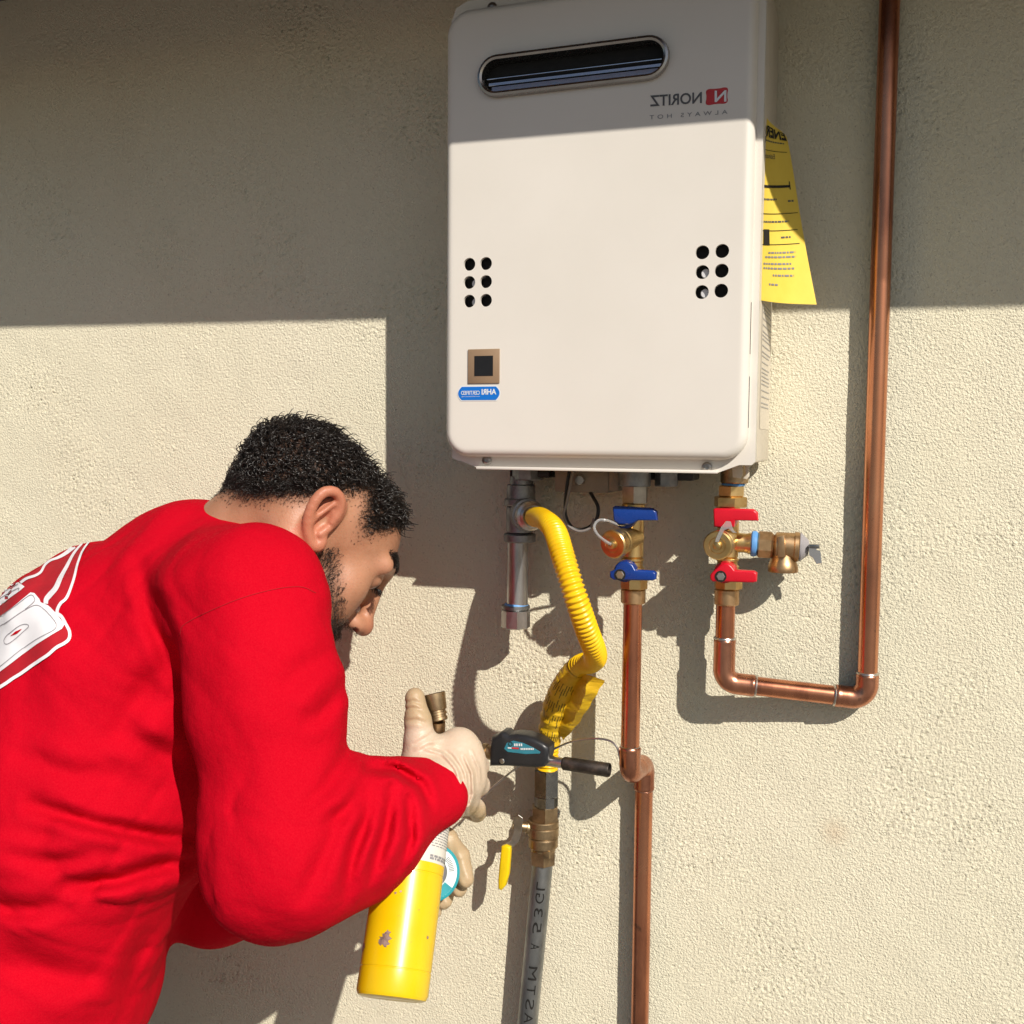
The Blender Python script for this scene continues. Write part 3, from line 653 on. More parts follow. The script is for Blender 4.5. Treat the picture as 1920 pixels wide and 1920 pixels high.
def lever(parent, poly, hub, o, mat, screw=None, cu=None, base_o=0.08):
    V, F = prism(poly, o, 0.011, 0.0022, 3); hd = mk('handle', V, F, mat, parent)
    u, v, r_ = hub; p = at(u, v, o-0.006); V, F = lathe([(0, r_*0.95), (0.003, r_), (o-base_o-0.008, r_), (o-base_o-0.004, r_*0.8)], p, (0, 1, 0), 24); mk('hub', V, F, mat, hd)
    if screw:
        p = at(screw[0], screw[1], o+0.0012); V, F = lathe([(0, 0.0044), (0.0006, 0.0050), (0.002, 0.0050)], p, (0, 1, 0), 6); mk('handle_screw', V, F, M['steel'], hd, angle=20)
        V, F = lathe([(0, 0.0066), (0.0005, 0.0066)], p+X3(0, 0.0006, 0), (0, 1, 0), 20); mk('washer', V, F, M['dark_void'], hd)
    return hd
lever(cv, [(1148, 951), (1152, 949), (1222, 953), (1230, 959), (1231, 976), (1196, 976), (1188, 981), (1180, 984), (1160, 984), (1150, 976)], (1170, 972, 0.0125), 0.112, M['handle_blue'])
lever(cv, [(1143, 1072), (1152, 1068), (1155, 1060), (1163, 1054), (1176, 1053), (1186, 1059), (1191, 1069), (1224, 1071), (1229, 1075), (1228, 1087), (1223, 1089), (1150, 1088), (1143, 1083)], (1170, 1072, 0.0125), 0.112, M['handle_blue'], (1162, 1078))
# hot valve (red)
OH = 0.046
hv = thing('isolation_valve', at(1363, 1132, OH), 'brass isolation valve with two red lever handles', 'valve', 'isolation valves')
a, pr = vprof(1366, OH, 950, [(950, 975, 0.0135, 0.001), (975, 1046, 0.0125, 0.002), (1046, 1052, 0.0132, 0.001), (1052, 1060, 0.0118, 0.001), (1060, 1068, 0.0138, 0.001)])
V, F = lathe(pr, a, (0, 0, -1), 30); mk('body', V, F, M['brass'], hv)
hexa('union_nut', 1372, 910, 931, OH, 0.0160, M['brass'], hv, 0.45)
hexa('union_collar', 1370, 931, 951, OH, 0.0195, M['brass'], hv, 0.15)
V, F = lathe([(0, 0.0125), (0.002, 0.0140), (0.004, 0.0125)], at(1375, 905, OH), (0, 0, -1), 20); mk('thread_tape', V, F, M['tape_blue'], hv)
hexa('lower_body', 1366, 1068, 1104, OH, 0.0165, M['brass'], hv, 0.1, 8)
hexa('socket', 1363, 1104, 1134, OH, 0.0145, M['bronze'], hv, 0.5, 24)
drain(hv, at(1366, 1012, OH), at(1345, 1023, 0.100))
V, F = prism([(1338, 1030), (1342, 1010), (1352, 988), (1362, 977), (1370, 978), (1374, 992), (1378, 997), (1382, 999), (1374, 999), (1366, 991), (1358, 994), (1349, 1012), (1343, 1028)], 0.1025, 0.0008, 0.0002, 1); mk('cap_strap', V, F, M['clear_plastic'], hv)
lever(hv, [(1337, 955), (1341, 953), (1412, 955), (1420, 961), (1421, 977), (1378, 976), (1376, 988), (1360, 991), (1338, 988)], (1360, 974, 0.0125), 0.078, M['handle_red'], base_o=OH)
lever(hv, [(1331, 1078), (1336, 1072), (1355, 1056), (1364, 1055), (1372, 1062), (1377, 1069), (1413, 1071), (1419, 1075), (1418, 1091), (1412, 1093), (1350, 1091), (1336, 1091), (1331, 1087)], (1358, 1074, 0.0125), 0.078, M['handle_red'], (1351, 1081), base_o=OH)
pa, pb = at(1366, 1016, OH), at(1420, 1020, OH-0.004); ax = nrm(pb-pa); L_ = np.linalg.norm(pb-pa)
V, F = lathe([(0, 0.0118), (L_*0.5, 0.0112), (L_*0.62, 0.0112), (L_*0.72, 0.0125), (L_, 0.0125)], pa, ax, 26); mk('side_port', V, F, M['brass'], hv)
# pressure relief valve
q0, q1 = at(1407, 1019, OH-0.003), at(1516, 1027, OH-0.010); ax = nrm(q1-q0); LL = np.linalg.norm(q1-q0)
rv = thing('relief_valve', at(1470, 1076, OH-0.008), 'bronze pressure relief valve with a grey cap and metal test lever', 'valve')
t_ = lambda u: (u-1407)/(1516-1407)*LL
V, F = lathe([(t_(1408), 0.0132), (t_(1410), 0.0146), (t_(1414), 0.0150), (t_(1418), 0.0146), (t_(1420), 0.0132)], q0, ax, 26); mk('thread_tape', V, F, M['tape_blue'], rv)
V, F = lathe([(t_(1420), 0.0135), (t_(1423), 0.0162), (t_(1446), 0.0162), (t_(1450), 0.0135)], q0, ax, 8, 0.35); mk('hex_nut', V, F, M['bronze'], rv, angle=28)
V, F = lathe([(t_(1450), 0.0115), (t_(1453), 0.0135), (t_(1455), 0.0155), (t_(1488), 0.0160), (t_(1490), 0.0172), (t_(1497), 0.0172), (t_(1499), 0.0160)], q0, ax, 28); mk('body', V, F, M['bronze'], rv)
V, F = lathe([(t_(1499), 0.0164), (t_(1502), 0.0164), (t_(1516), 0.0085), (t_(1517), 0.0)], q0, ax, 26, cap=False); mk('cap', V, F, simple('cap_grey', (0.34, 0.32, 0.33), 0.45).m, rv)
o1 = at(1469, 1030, OH-0.007); V, F = lathe([(0, 0.0125), (0.010, 0.0135), (0.016, 0.0158), (0.020, 0.0170), (0.025, 0.0172), (0.026, 0.0166), (0.026, 0.0135), (0.016, 0.012)], o1, (0, 0, -1), 28, cap=False); mk('outlet', V, F, M['bronze'], rv)
V, F = prism([(1459, 1006), (1471, 1004), (1473, 1044), (1458, 1046)], OH+0.0115, 0.006, 0.0012); mk('name_boss', V, F, M['bronze'], rv)
V, F = prism([(1516, 1023), (1527, 1021), (1531, 1024), (1531, 1031), (1538, 1033), (1541, 1056), (1531, 1058), (1524, 1046), (1517, 1041)], OH+0.002, 0.0016, 0.0003, 1); mk('lever', V, F, M['polished'], rv, angle=20)
V, F = rbox(at(1527, 1024, OH+0.001), (0.0055, 0.006, 0.0022), 0.0005); mk('lever_pin', V, F, M['dark_nut'], rv)

# ================================================================== gas drip leg and tee
OG = 0.05
tee = thing('gas_tee', at(967, 1178, OG), 'grey iron gas tee with a capped drip leg under the heater', 'pipe fitting')
hexa('nipple', 978, 892, 940, OG, 0.0145, M['malleable'], tee, 0, 26)
hexa('bushing', 977, 908, 936, OG, 0.0178, M['malleable'], tee, 0.3, 26)
a, pr = vprof(975, OG, 934, [(934, 948, 0.0195, 0.0015), (948, 1000, 0.0168, 0.002), (1000, 1016, 0.0200, 0.0015)])
V, F = lathe(pr, a, (0, 0, -1), 30); mk('tee_body', V, F, M['malleable'], tee)
tb, tp = at(977, 962, OG), at(1004, 970, 0.098); ax = nrm(tp-tb)
V, F = lathe([(0.0, 0.0165), (0.017, 0.0168), (0.019, 0.0200), (0.030, 0.0200), (0.031, 0.0175)], tb, ax, 28); mk('tee_branch', V, F, M['malleable'], tee)
hexa('drip_nipple', 971, 1015, 1140, OG, 0.0133, M['zinc'], tee, 0, 28)
V, F = lathe([(0, 0.0138), (0.002, 0.0150), (0.004, 0.0138)], at(968, 1131, OG), (0, 0, -1), 24); mk('thread_tape', V, F, M['tape_blue'], tee)
a, pr = vprof(967, OG, 1134, [(1134, 1142, 0.0180, 0.001)]); V, F = lathe(pr, a, (0, 0, -1), 26); mk('cap_collar', V, F, M['galvanised'], tee)
hexa('drip_cap', 967, 1142, 1177, OG, 0.0182, M['zinc'], tee, 0.35, 8)

# ================================================================== yellow gas hose
hp = [(1003, 969, 0.098), (1018, 973, 0.128), (1040, 995, 0.165), (1056, 1045, 0.196), (1078, 1115, 0.205), (1100, 1180, 0.186), (1116, 1224, 0.150), (1111, 1240, 0.105), (1082, 1252, 0.080), (1053, 1300, 0.062), (1036, 1352, 0.048), (1029, 1400, 0.040), (1026, 1452, 0.038)]
path, s = resample(smooth_path([at(*q) for q in hp], 24), 0.00062)
hose = thing('gas_hose', at(1026, 1500, 0.038), 'yellow corrugated gas connector hose looping out from the wall', 'hose')
amp = 0.0011*np.clip((s-0.045)/0.05, 0.1, 1); R = 0.0122+amp*np.sin(2*math.pi*s/0.0056)
path += 0.0
V, F = sweep(path, R, 26); mk('hose', V, F, M['hose_yellow'], hose, angle=80)
ax = nrm(tp-tb); V, F = lathe([(0.026, 0.0145), (0.028, 0.0180), (0.042, 0.0180), (0.044, 0.0150), (0.049, 0.0154), (0.051, 0.0135)], tb, ax, 26); mk('end_nut', V, F, M['steel'], hose)
hexa('end_nut', 1025, 1441, 1492, 0.038, 0.0168, M['dark_nut'], hose, 0.25)
hexa('collar', 1024, 1490, 1512, 0.038, 0.0150, M['dark_nut'], hose, 0.5, 8)
# warning tag wrapped on the lower leg, its end standing off as a flag
i0 = np.argmin(np.linalg.norm(path-at(1082, 1252, 0.080), axis=1)); i1 = np.argmin(np.linalg.norm(path-at(1031, 1392, 0.041), axis=1))
tp_, ts = resample(path[i0:i1], 0.003); k = np.linspace(0, 1, len(tp_))
R = 0.0132+0.0036*np.sin(k*math.pi)+0.0009*np.sin(k*46)*(k > .5)+0.0005*np.sin(k*90+1)
V, F = sweep(tp_, R, 30, cap=False); wt = mk('warning_tag', V, F, M['tag_yellow'], hose, angle=60)
Tt, Nt, Bt = frames(tp_)
view = nrm(CAM-tp_[len(tp_)//2])
for row in range(11):           # printed rows on the tag
    for q in range(4):
        a0 = (row-5)*0.19+random.uniform(-.02, .02); k0 = 0.16+0.20*q+random.uniform(0, .08); k1 = k0+random.uniform(0.05, 0.20)
        ii = np.arange(int(k0*len(tp_)), max(int(k0*len(tp_))+3, int(k1*len(tp_)))); ii = ii[ii < len(tp_)-2]
        rows = []
        for da in (-0.022, 0.022):
            for i_ in ii:
                t = Tt[i_]; e1 = nrm(view-t*(view@t)); e2 = np.cross(t, e1); rows.append(tp_[i_]+(R[i_]+0.0005)*(math.cos(a0+da)*e1+math.sin(a0+da)*e2))
        n_ = len(ii); mk('print_line', rows, [(j, j+1, n_+j+1, n_+j) for j in range(n_-1)], simple('tag_ink', (0.05, 0.035, 0.01), 0.6).m if 'tag_ink' not in M else M['tag_ink'], wt, angle=0)
fl_in = smooth_path([at(*q) for q in ((1088, 1264, 0.082), (1068, 1302, 0.072), (1048, 1348, 0.058), (1036, 1382, 0.050))], 8)
fl_mid = smooth_path([at(*q) for q in ((1104, 1266, 0.100), (1094, 1310, 0.096), (1074, 1352, 0.075), (1053, 1382, 0.052))], 8)
fl_out = smooth_path([at(*q) for q in ((1133, 1276, 0.098), (1112, 1312, 0.088), (1084, 1356, 0.070), (1056, 1388, 0.050))], 8)
V = []; F = []
for sgn in (0, 1):
    for A in (fl_in, fl_mid, fl_out):
        for j, p in enumerate(A): V.append(p+X3(0.0004*sgn, 0.0006*sgn, 0)+X3(0.0008*math.sin(j*1.3), 0.0012*math.sin(j*0.9), 0))
n_ = len(fl_in)
for sgn in (0, 3):
    for r_ in range(2):
        for j in range(n_-1): a = (sgn+r_)*n_+j; F.append((a, a+1, a+n_+1, a+n_))
mk('tag_flag', V, F, M['tag_yellow'], wt, angle=50)

# ================================================================== gas valve and supply pipe
OV = 0.036
gv = thing('gas_valve', at(1018, 1618, OV), 'old brass gas shut-off valve with a yellow lever', 'valve')
hexa('upper_hex', 1022, 1510, 1538, OV, 0.0182, M['old_brass'], gv, 0.2)
a, pr = vprof(1019, OV, 1536, [(1536, 1548, 0.0196, 0.001), (1548, 1566, 0.0198, 0.001), (1567, 1588, 0.0190, 0.002), (1588, 1594, 0.0160, 0.001)])
V, F = lathe(pr, a, (0, 0, -1), 30); mk('body', V, F, M['old_brass'], gv)
hexa('lower_hex', 1018, 1592, 1619, OV, 0.0170, M['old_brass'], gv, 0.15)
p = at(1037, 1603, OV+0.012); V, F = prism([(1016, 1597), (1030, 1597), (1030, 1611), (1016, 1611)], OV+0.0165, 0.006, 0.0015); mk('wrench_flat', V, F, M['old_brass'], gv)
V, F = lathe([(0, 0.008), (0.012, 0.008), (0.0125, 0.0062), (0.022, 0.0062), (0.0225, 0.0045), (0.03, 0.0045)], at(1004, 1553, OV+0.004), nrm(at(966, 1548, OV+0.016)-at(1004, 1553, OV+0.004)), 20); mk('stem', V, F, M['old_brass'], gv)
V, F = prism([(962, 1532), (972, 1528), (980, 1534), (978, 1560), (972, 1578), (960, 1590), (944, 1592), (946, 1584), (958, 1576), (964, 1560)], OV+0.022, 0.002, 0.0004, 1); lv = mk('lever', V, F, M['steel'], gv)
V, F = prism([(939, 1588), (947, 1585), (957, 1589), (956, 1600), (953, 1640), (947, 1662), (939, 1671), (933, 1667), (933, 1650), (936, 1615)], OV+0.026, 0.010, 0.003, 3); mk('grip', V, F, M['lever_yellow'], lv)
for (u, v, r_) in ((1004, 1558, 0.0), (1008, 1575, 0.3)): pass
g0, g1 = at(1018, 1612, OV), at(989, 1920, 0.030); g1 = g0+(g1-g0)*(g0[2]/(g0[2]-g1[2]))
gp = thing('gas_pipe', (g1[0], g1[1], 0), 'grey galvanised gas supply pipe with black stencilled letters', 'pipe')
tube('pipe', np.linspace(g0, g1, 30), 0.0133, M['galvanised'], gp)
ga = nrm(g0-g1); gview = nrm(CAM-at(1004, 1780, 0.03)); e1 = nrm(gview-ga*(gview@ga)); e2 = nrm(np.cross(e1, ga)); e2 = e2 if e2[0] > 0 else -e2
def pipe_map(vb, vt, y0, y1):
    pb_ = g0+(g1-g0)*((at(1004, 1612, OV)[2]-at(1004, vb, 0.031)[2])/(g0[2]-g1[2])); pt_ = g0+(g1-g0)*((at(1004, 1612, OV)[2]-at(1004, vt, 0.031)[2])/(g0[2]-g1[2]))
    def f(x, y):
        c_ = pb_+(pt_-pb_)*x; th = (y0+(y1-y0)*y)/0.0133; return c_+(0.0133+0.0003)*(math.cos(th)*e1+math.sin(th)*e2)
    return f
for txt, vb, vt in (('A', 1913, 1893), ('S', 1886, 1866), ('T', 1858, 1840), ('M', 1830, 1804), ('A', 1771, 1760), ('5', 1740, 1719), ('3', 1709, 1692), ('G', 1683, 1664), ('L', 1658, 1643)):
    lettering(txt, pipe_map(vb, vt, -0.0050, 0.0062), M['ink_black'], gp, bold=0.0, sub=True)

# ================================================================== blow torch in the gloved hand
bt0, bt1 = pz(734, 1874, 1.05), pz(789, 1480, 1.152)
bax = nrm(bt1-bt0); BL = np.linalg.norm(bt1-bt0)
torch = thing('blow_torch', bt0, 'hand torch on a yellow gas bottle with a black igniter body', 'torch')
rb = 0.0372
V, F = lathe([(0.001, rb-0.012), (0, rb-0.006), (0.0015, rb-0.002), (0.006, rb), (0.027, rb), (0.0275, rb-0.0005), (0.0282, rb-0.0005), (0.0287, rb), (0.122, rb)], bt0, bax, 48); bo = mk('bottle', V, F, M['bottle_yellow'], torch)
V, F = lathe([(0.122, rb), (0.1225, rb-0.0006), (0.1235, rb-0.0006), (0.124, rb), (0.1335, rb)], bt0, bax, 48, cap=False); mk('bottle_band', V, F, M['bottle_yellow'], bo)
V, F = lathe([(0.1335, rb+0.0001), (0.190, rb+0.0001), (0.205, rb-0.008), (0.215, rb-0.020), (0.222, 0.013), (0.24, 0.013)], bt0, bax, 48, cap=False); bl = mk('bottle_label', V, F, M['bottle_label'], torch)
bn = np.cross(bax, nrm(CAM-bt0)); bn = nrm(bn); bf = nrm(np.cross(bn, bax)); bf = bf if bf@(CAM-bt0) > 0 else -bf; bn = bn if bn[0] > 0 else -bn
def bot(hh, th, off=0.0005): return bt0+bax*hh+(rb+off)*(math.cos(th)*bf+math.sin(th)*bn)
for hh in np.arange(0.1365, 0.190, 0.0028):
    if 0.142 < hh < 0.150: continue
    th = 0.55
    while th < 1.5:
        w_ = random.uniform(0.05, 0.16); e = 0.0022 if hh < 0.142 else 0.0008
        V = [bot(hh+dz_, th+dt) for dz_ in (0, e) for dt in (0, w_/2, w_)]; mk('print_line', V, [(0, 1, 4, 3), (1, 2, 5, 4)], M['ink_light'], bl, angle=0); th += w_+0.04
def chip(hh, th, rx, name='paint_chip'):
    n_ = 22; V = [bot(hh, th, 0.0004)]+[bot(hh+rx*0.9*(1+0.35*random.uniform(-1, 1))*math.sin(a), th+rx/rb*(1+0.35*random.uniform(-1, 1))*math.cos(a), 0.0004) for a in np.linspace(0, 2*math.pi, n_, endpoint=False)]
    mk(name, V, [(0, 1+j, 1+(j+1) % n_) for j in range(n_)], M['bare_metal'], bo, angle=0)
chip(0.052, -0.42, 0.0062); chip(0.059, -0.36, 0.0028); chip(0.060, 0.85, 0.0016); chip(0.098, -0.30, 0.0013); chip(0.100, -0.16, 0.0012); chip(0.045, -1.35, 0.005)
# valve body in the hand, brass top
tv0, tv1 = pz(812, 1470, 1.20), pz(820, 1352, 1.185)
V, F = lathe([(0, 0.013), (0.03, 0.012), (0.06, 0.010), (np.linalg.norm(tv1-tv0), 0.0095)], tv0, tv1-tv0, 24); mk('valve_body', V, F, M['bronze'], torch)
k0, k1 = pz(823, 1352, 1.18), pz(812, 1300, 1.185); kl = np.linalg.norm(k1-k0)
V, F = lathe([(0, 0.0095), (0.001, 0.0108), (0.004, 0.0108), (0.0045, 0.0098), (0.0065, 0.0098), (0.007, 0.0112), (0.0095, 0.0112), (0.010, 0.0104), (0.012, 0.0104), (0.0125, 0.0118), (0.014, 0.0122), (kl-0.003, 0.0140), (kl-0.001, 0.0142), (kl, 0.0132), (kl-0.001, 0.011), (kl-0.006, 0.0100)], k0, k1-k0, 36, cap=False); mk('brass_nozzle', V, F, M['old_brass'], torch)
# horizontal burner: brass stub, igniter body, burn tube
OT = 0.092
t0, t1, t2 = at(896, 1408, OT), at(930, 1413, OT), at(1142, 1443, OT+0.004); ax = nrm(t2-t1)
V, F = lathe([(-0.03, 0.0085), (0.006, 0.0085), (0.0065, 0.0105), (0.012, 0.0105), (0.0125, 0.0085), (0.03, 0.0085)], t0, nrm(t1-t0), 24); mk('burner_stub', V, F, M['old_brass'], torch)
V, F = prism([(916, 1438), (917, 1404), (920, 1384), (930, 1380), (937, 1374), (945, 1374), (952, 1380), (966, 1378), (985, 1380), (1002, 1386), (1018, 1394), (1028, 1403), (1028, 1418), (1024, 1433), (1019, 1440), (1000, 1441), (950, 1438)], OT+0.015, 0.030, 0.006, 4); ig = mk('igniter_body', V, F, M['torch_black'], torch)
V, F = prism([(919, 1389), (934, 1384), (939, 1373), (945, 1372), (940, 1387), (928, 1397)], OT+0.010, 0.014, 0.001, 2); mk('trigger', V, F, M['torch_black'], ig)
V, F = prism([(945, 1404), (950, 1393), (962, 1389), (980, 1393), (1000, 1402), (1013, 1410), (1012, 1413), (985, 1414), (952, 1410)], OT+0.0156, 0.001, 0.0002, 1); lb = mk('body_label', V, F, M['torch_teal'], torch)
p = at(957, 1395, OT+0.0165); V, F = lathe([(0, 0.0020), (0, 0.0028)], p, (0, -1, 0), 20, cap=False); mk('logo_ring', V, F, M['torch_black'], lb, angle=0)
def dash(u0, u1, v0, v1, mat):
    o = OT+0.0163; mk('print_line', [at(u0, v0, o), at(u1, v0+(u1-u0)*0.06, o), at(u1, v1+(u1-u0)*0.06, o), at(u0, v1, o)], [(0, 1, 2, 3)], mat, lb, angle=0)
for u in (964, 968, 972.5, 976.5): dash(u, u+2.6, 1394, 1399, M['sticker_white'])
dash(952, 959, 1401, 1403.5, M['sticker_white']); dash(960, 973, 1401, 1404, M['logo_red'])
for u in np.arange(976, 1001, 3.2): dash(u, u+2.3, 1402.5, 1406, M['sticker_white'])
p = at(941, 1427, OT+0.0156); V, F = lathe([(0, 0.0034), (0.0012, 0.0026), (0.0013, 0.0)], p, (0, -1, 0), 14, cap=False); mk('rivet', V, F, M['steel'], ig)
bs, be = at(1016, 1425, OT), at(1143, 1444, OT+0.006); ax = nrm(be-bs); BLn = np.linalg.norm(be-bs)
V, F = lathe([(0, 0.0062), (0.030, 0.0062)], bs, ax, 24); mk('burn_tube', V, F, M['steel'], torch)
V, F = lathe([(0.027, 0.0064), (0.029, 0.0080), (BLn-0.001, 0.0084), (BLn, 0.0080), (BLn-0.0005, 0.0070), (BLn-0.012, 0.0068)], bs, ax, 26, cap=False); mk('burn_tip', V, F, M['scorched'], torch)
# thin wire arcing behind the torch
wp = smooth_path([at(*q) for q in ((860, 1548, 0.085), (905, 1495, 0.080), (965, 1442, 0.080), (1000, 1424, 0.070), (1030, 1409, 0.070), (1070, 1391, 0.075), (1110, 1385, 0.080), (1140, 1388, 0.082), (1156, 1400, 0.084), (1163, 1425, 0.085))], 12)
wt_ = thing('wire', wp[0], 'thin grey wire bent in an arc behind the torch', 'wire')
V, F = sweep(wp, 0.0013, 8); mk('strand', V, F, M['steel'], wt_)
# ================================================================== roll of thread tape in the other hand
tc_ = pz(810, 1636, 1.165); tax = nrm(X3(0.62, -0.72, 0.30))
roll = thing('tape_roll', tc_-X3(0, 0, 0.03), 'small teal roll of thread tape held behind the yellow bottle', 'tape roll')
V, F = lathe([(-0.008, 0.016), (-0.008, 0.0300), (-0.007, 0.0315), (0.005, 0.0315), (0.006, 0.0300), (0.006, 0.0275)], tc_, tax, 40, cap=False); mk('spool', V, F, M['tape_teal'], roll)
V, F = lathe([(0.0055, 0.0160), (0.0062, 0.0165), (0.0062, 0.0278), (0.0055, 0.0280)], tc_, tax, 40, cap=False); tl = mk('spool_label', V, F, M['tape_label'], roll)
V, F = lathe([(-0.006, 0.0165), (0.0045, 0.0165), (0.0045, 0.006), (-0.006, 0.006)], tc_, tax, 30, cap=False); mk('core', V, F, M['grey_core'], roll)
tn = nrm(np.cross(tax, X3(0, 0, 1))); tm = np.cross(tn, tax); sgn_ = 1 if tn[0] > 0 else -1
def tpnt(r_, a, off=0.0066): return tc_+tax*off+r_*(math.cos(a)*tn*sgn_+math.sin(a)*tm)
for k_ in range(11):
    a = 0.85-k_*0.085; V = [tpnt(0.0185, a), tpnt(0.0185, a-0.05), tpnt(0.0245 if k_ > 1 else 0.022, a-0.05), tpnt(0.0245 if k_ > 1 else 0.022, a)]; mk('print_line', V, [(0, 1, 2, 3)], M['ink_light'], tl, angle=0)
V = [tpnt(0.0168, a) for a in np.linspace(-0.75, -1.5, 8)]+[tpnt(0.0276, a) for a in np.linspace(-0.75, -1.5, 8)]; mk('label_patch', V, [(j, j+1, 9+j, 8+j) for j in range(7)], M['tape_teal'], tl, angle=0)
# ================================================================== person
def smin(a, b, k):
    h_ = np.maximum(k-np.abs(a-b), 0)/k; return np.minimum(a, b)-h_*h_*k*0.25
def smax(a, b, k): return -smin(-a, -b, k)
def sph(P, c, r): return np.linalg.norm(P-np.asarray(c), axis=1)-r
def ell(P, c, r):
    q = (P-np.asarray(c))/np.asarray(r); k0 = np.linalg.norm(q, axis=1); k1 = np.linalg.norm(q/np.asarray(r), axis=1)+1e-9; return k0*(k0-1)/k1
def caps(P, a, b, ra, rb_):
    a = np.asarray(a, float); b = np.asarray(b, float); d = b-a; t = np.clip((P-a)@d/(d@d), 0, 1)
    return np.linalg.norm(P-a-t[:, None]*d, axis=1)-(ra+(rb_-ra)*t)
def chain(P, pts, rad, k=0.012):
    d = None
    for i_ in range(len(pts)-1):
        q = caps(P, pts[i_], pts[i_+1], rad[i_], rad[i_+1]); d = q if d is None else smin(d, q, k)
    return d
def sdf_mesh(f, lo, hi, h):
    lo = np.asarray(lo, float); hi = np.asarray(hi, float); B = 4
    nb = np.ceil((hi-lo)/(h*B)).astype(int)+1; n = nb*B
    ax_ = [lo[i_]+h*(np.arange(nb[i_])*B+(B-1)/2) for i_ in range(3)]
    G = np.stack(np.meshgrid(*ax_, indexing='ij'), -1).reshape(-1, 3); D = f(G).reshape(nb).astype(np.float32)
    act = np.abs(D) < h*B*1.3
    Vv = D
    for a in range(3): Vv = np.repeat(Vv, B, axis=a)
    am = act
    for a in range(3): am = np.repeat(am, B, axis=a)
    idx = np.argwhere(am); vals = np.empty(len(idx), np.float32)
    for s0 in range(0, len(idx), 400000): vals[s0:s0+400000] = f(lo+idx[s0:s0+400000]*h)
    Vv = np.ascontiguousarray(Vv); Vv[am] = vals
    ins = Vv < 0; cnt = np.zeros(n-1, np.uint8)
    for dx in (0, 1):
        for dy in (0, 1):
            for dz_ in (0, 1): cnt += ins[dx:n[0]-1+dx, dy:n[1]-1+dy, dz_:n[2]-1+dz_]
    ca = np.argwhere((cnt > 0) & (cnt < 8)); acc = np.zeros((len(ca), 3)); num = np.zeros(len(ca))
    cor = [(0, 0, 0), (1, 0, 0), (0, 1, 0), (1, 1, 0), (0, 0, 1), (1, 0, 1), (0, 1, 1), (1, 1, 1)]
    cv_ = [Vv[ca[:, 0]+c_[0], ca[:, 1]+c_[1], ca[:, 2]+c_[2]] for c_ in cor]
    for a in range(8):
        for b_ in range(a+1, 8):
            if sum(abs(np.subtract(cor[a], cor[b_]))) != 1: continue
            va, vb = cv_[a], cv_[b_]; m_ = (va < 0) != (vb < 0); t = np.where(m_, va/np.where(m_, va-vb, 1), 0)
            p = np.array(cor[a])[None]+t[:, None]*(np.array(cor[b_])-np.array(cor[a]))[None]; acc += np.where(m_[:, None], p, 0); num += m_
    verts = lo+h*(ca+acc/num[:, None]); im = np.full(n-1, -1, np.int64); im[ca[:, 0], ca[:, 1], ca[:, 2]] = np.arange(len(ca)); quads = []
    for a in range(3):
        b_, c_ = (a+1) % 3, (a+2) % 3; s0 = [slice(None)]*3; s1 = [slice(None)]*3; s0[a] = slice(0, -1); s1[a] = slice(1, None)
        e = np.argwhere(ins[tuple(s0)] != ins[tuple(s1)]); ok_ = (e[:, b_] > 0) & (e[:, c_] > 0) & (e[:, b_] < n[b_]-1) & (e[:, c_] < n[c_]-1); e = e[ok_]
        flip = ins[e[:, 0], e[:, 1], e[:, 2]]; q = []
        for db, dc in ((1, 1), (0, 1), (0, 0), (1, 0)):
            w_ = e.copy(); w_[:, b_] -= db; w_[:, c_] -= dc; q.append(im[w_[:, 0], w_[:, 1], w_[:, 2]])
        q = np.stack(q, 1); q[~flip] = q[~flip][:, ::-1]; quads.append(q)
    Q = np.vstack(quads); Q = Q[(Q >= 0).all(1)]; return verts, Q
def uv_of(P):
    q = P-CAM; z = q@_fw; return 960+CAM_F*(q@_rt)/z, 960-CAM_F*(q@_up)/z, z

# ---- pose
HA, HP, HS = math.radians(42), math.radians(50), 1.06
FO3 = np.array([0.010, 0.0, -0.010])      # the face sits forward of and below the skull
Fh = X3(math.cos(HA), math.sin(HA), 0); Zu = X3(0, 0, 1)
HF = Fh*math.cos(HP)-Zu*math.sin(HP); HU = Fh*math.sin(HP)+Zu*math.cos(HP); HL = np.cross(HU, HF)
HO = pz(599, 975, 1.205)
def h2w(p): p = np.atleast_2d(p)*HS; return HO+p[:, :1]*HF+p[:, 1:2]*HL+p[:, 2:]*HU
def w2h(P): q = (P-HO)/HS; return np.stack([q@HF, q@HL, q@HU], 1)
neck_w = pz(368, 1092, 1.225)
neck_h = w2h(neck_w[None])[0]
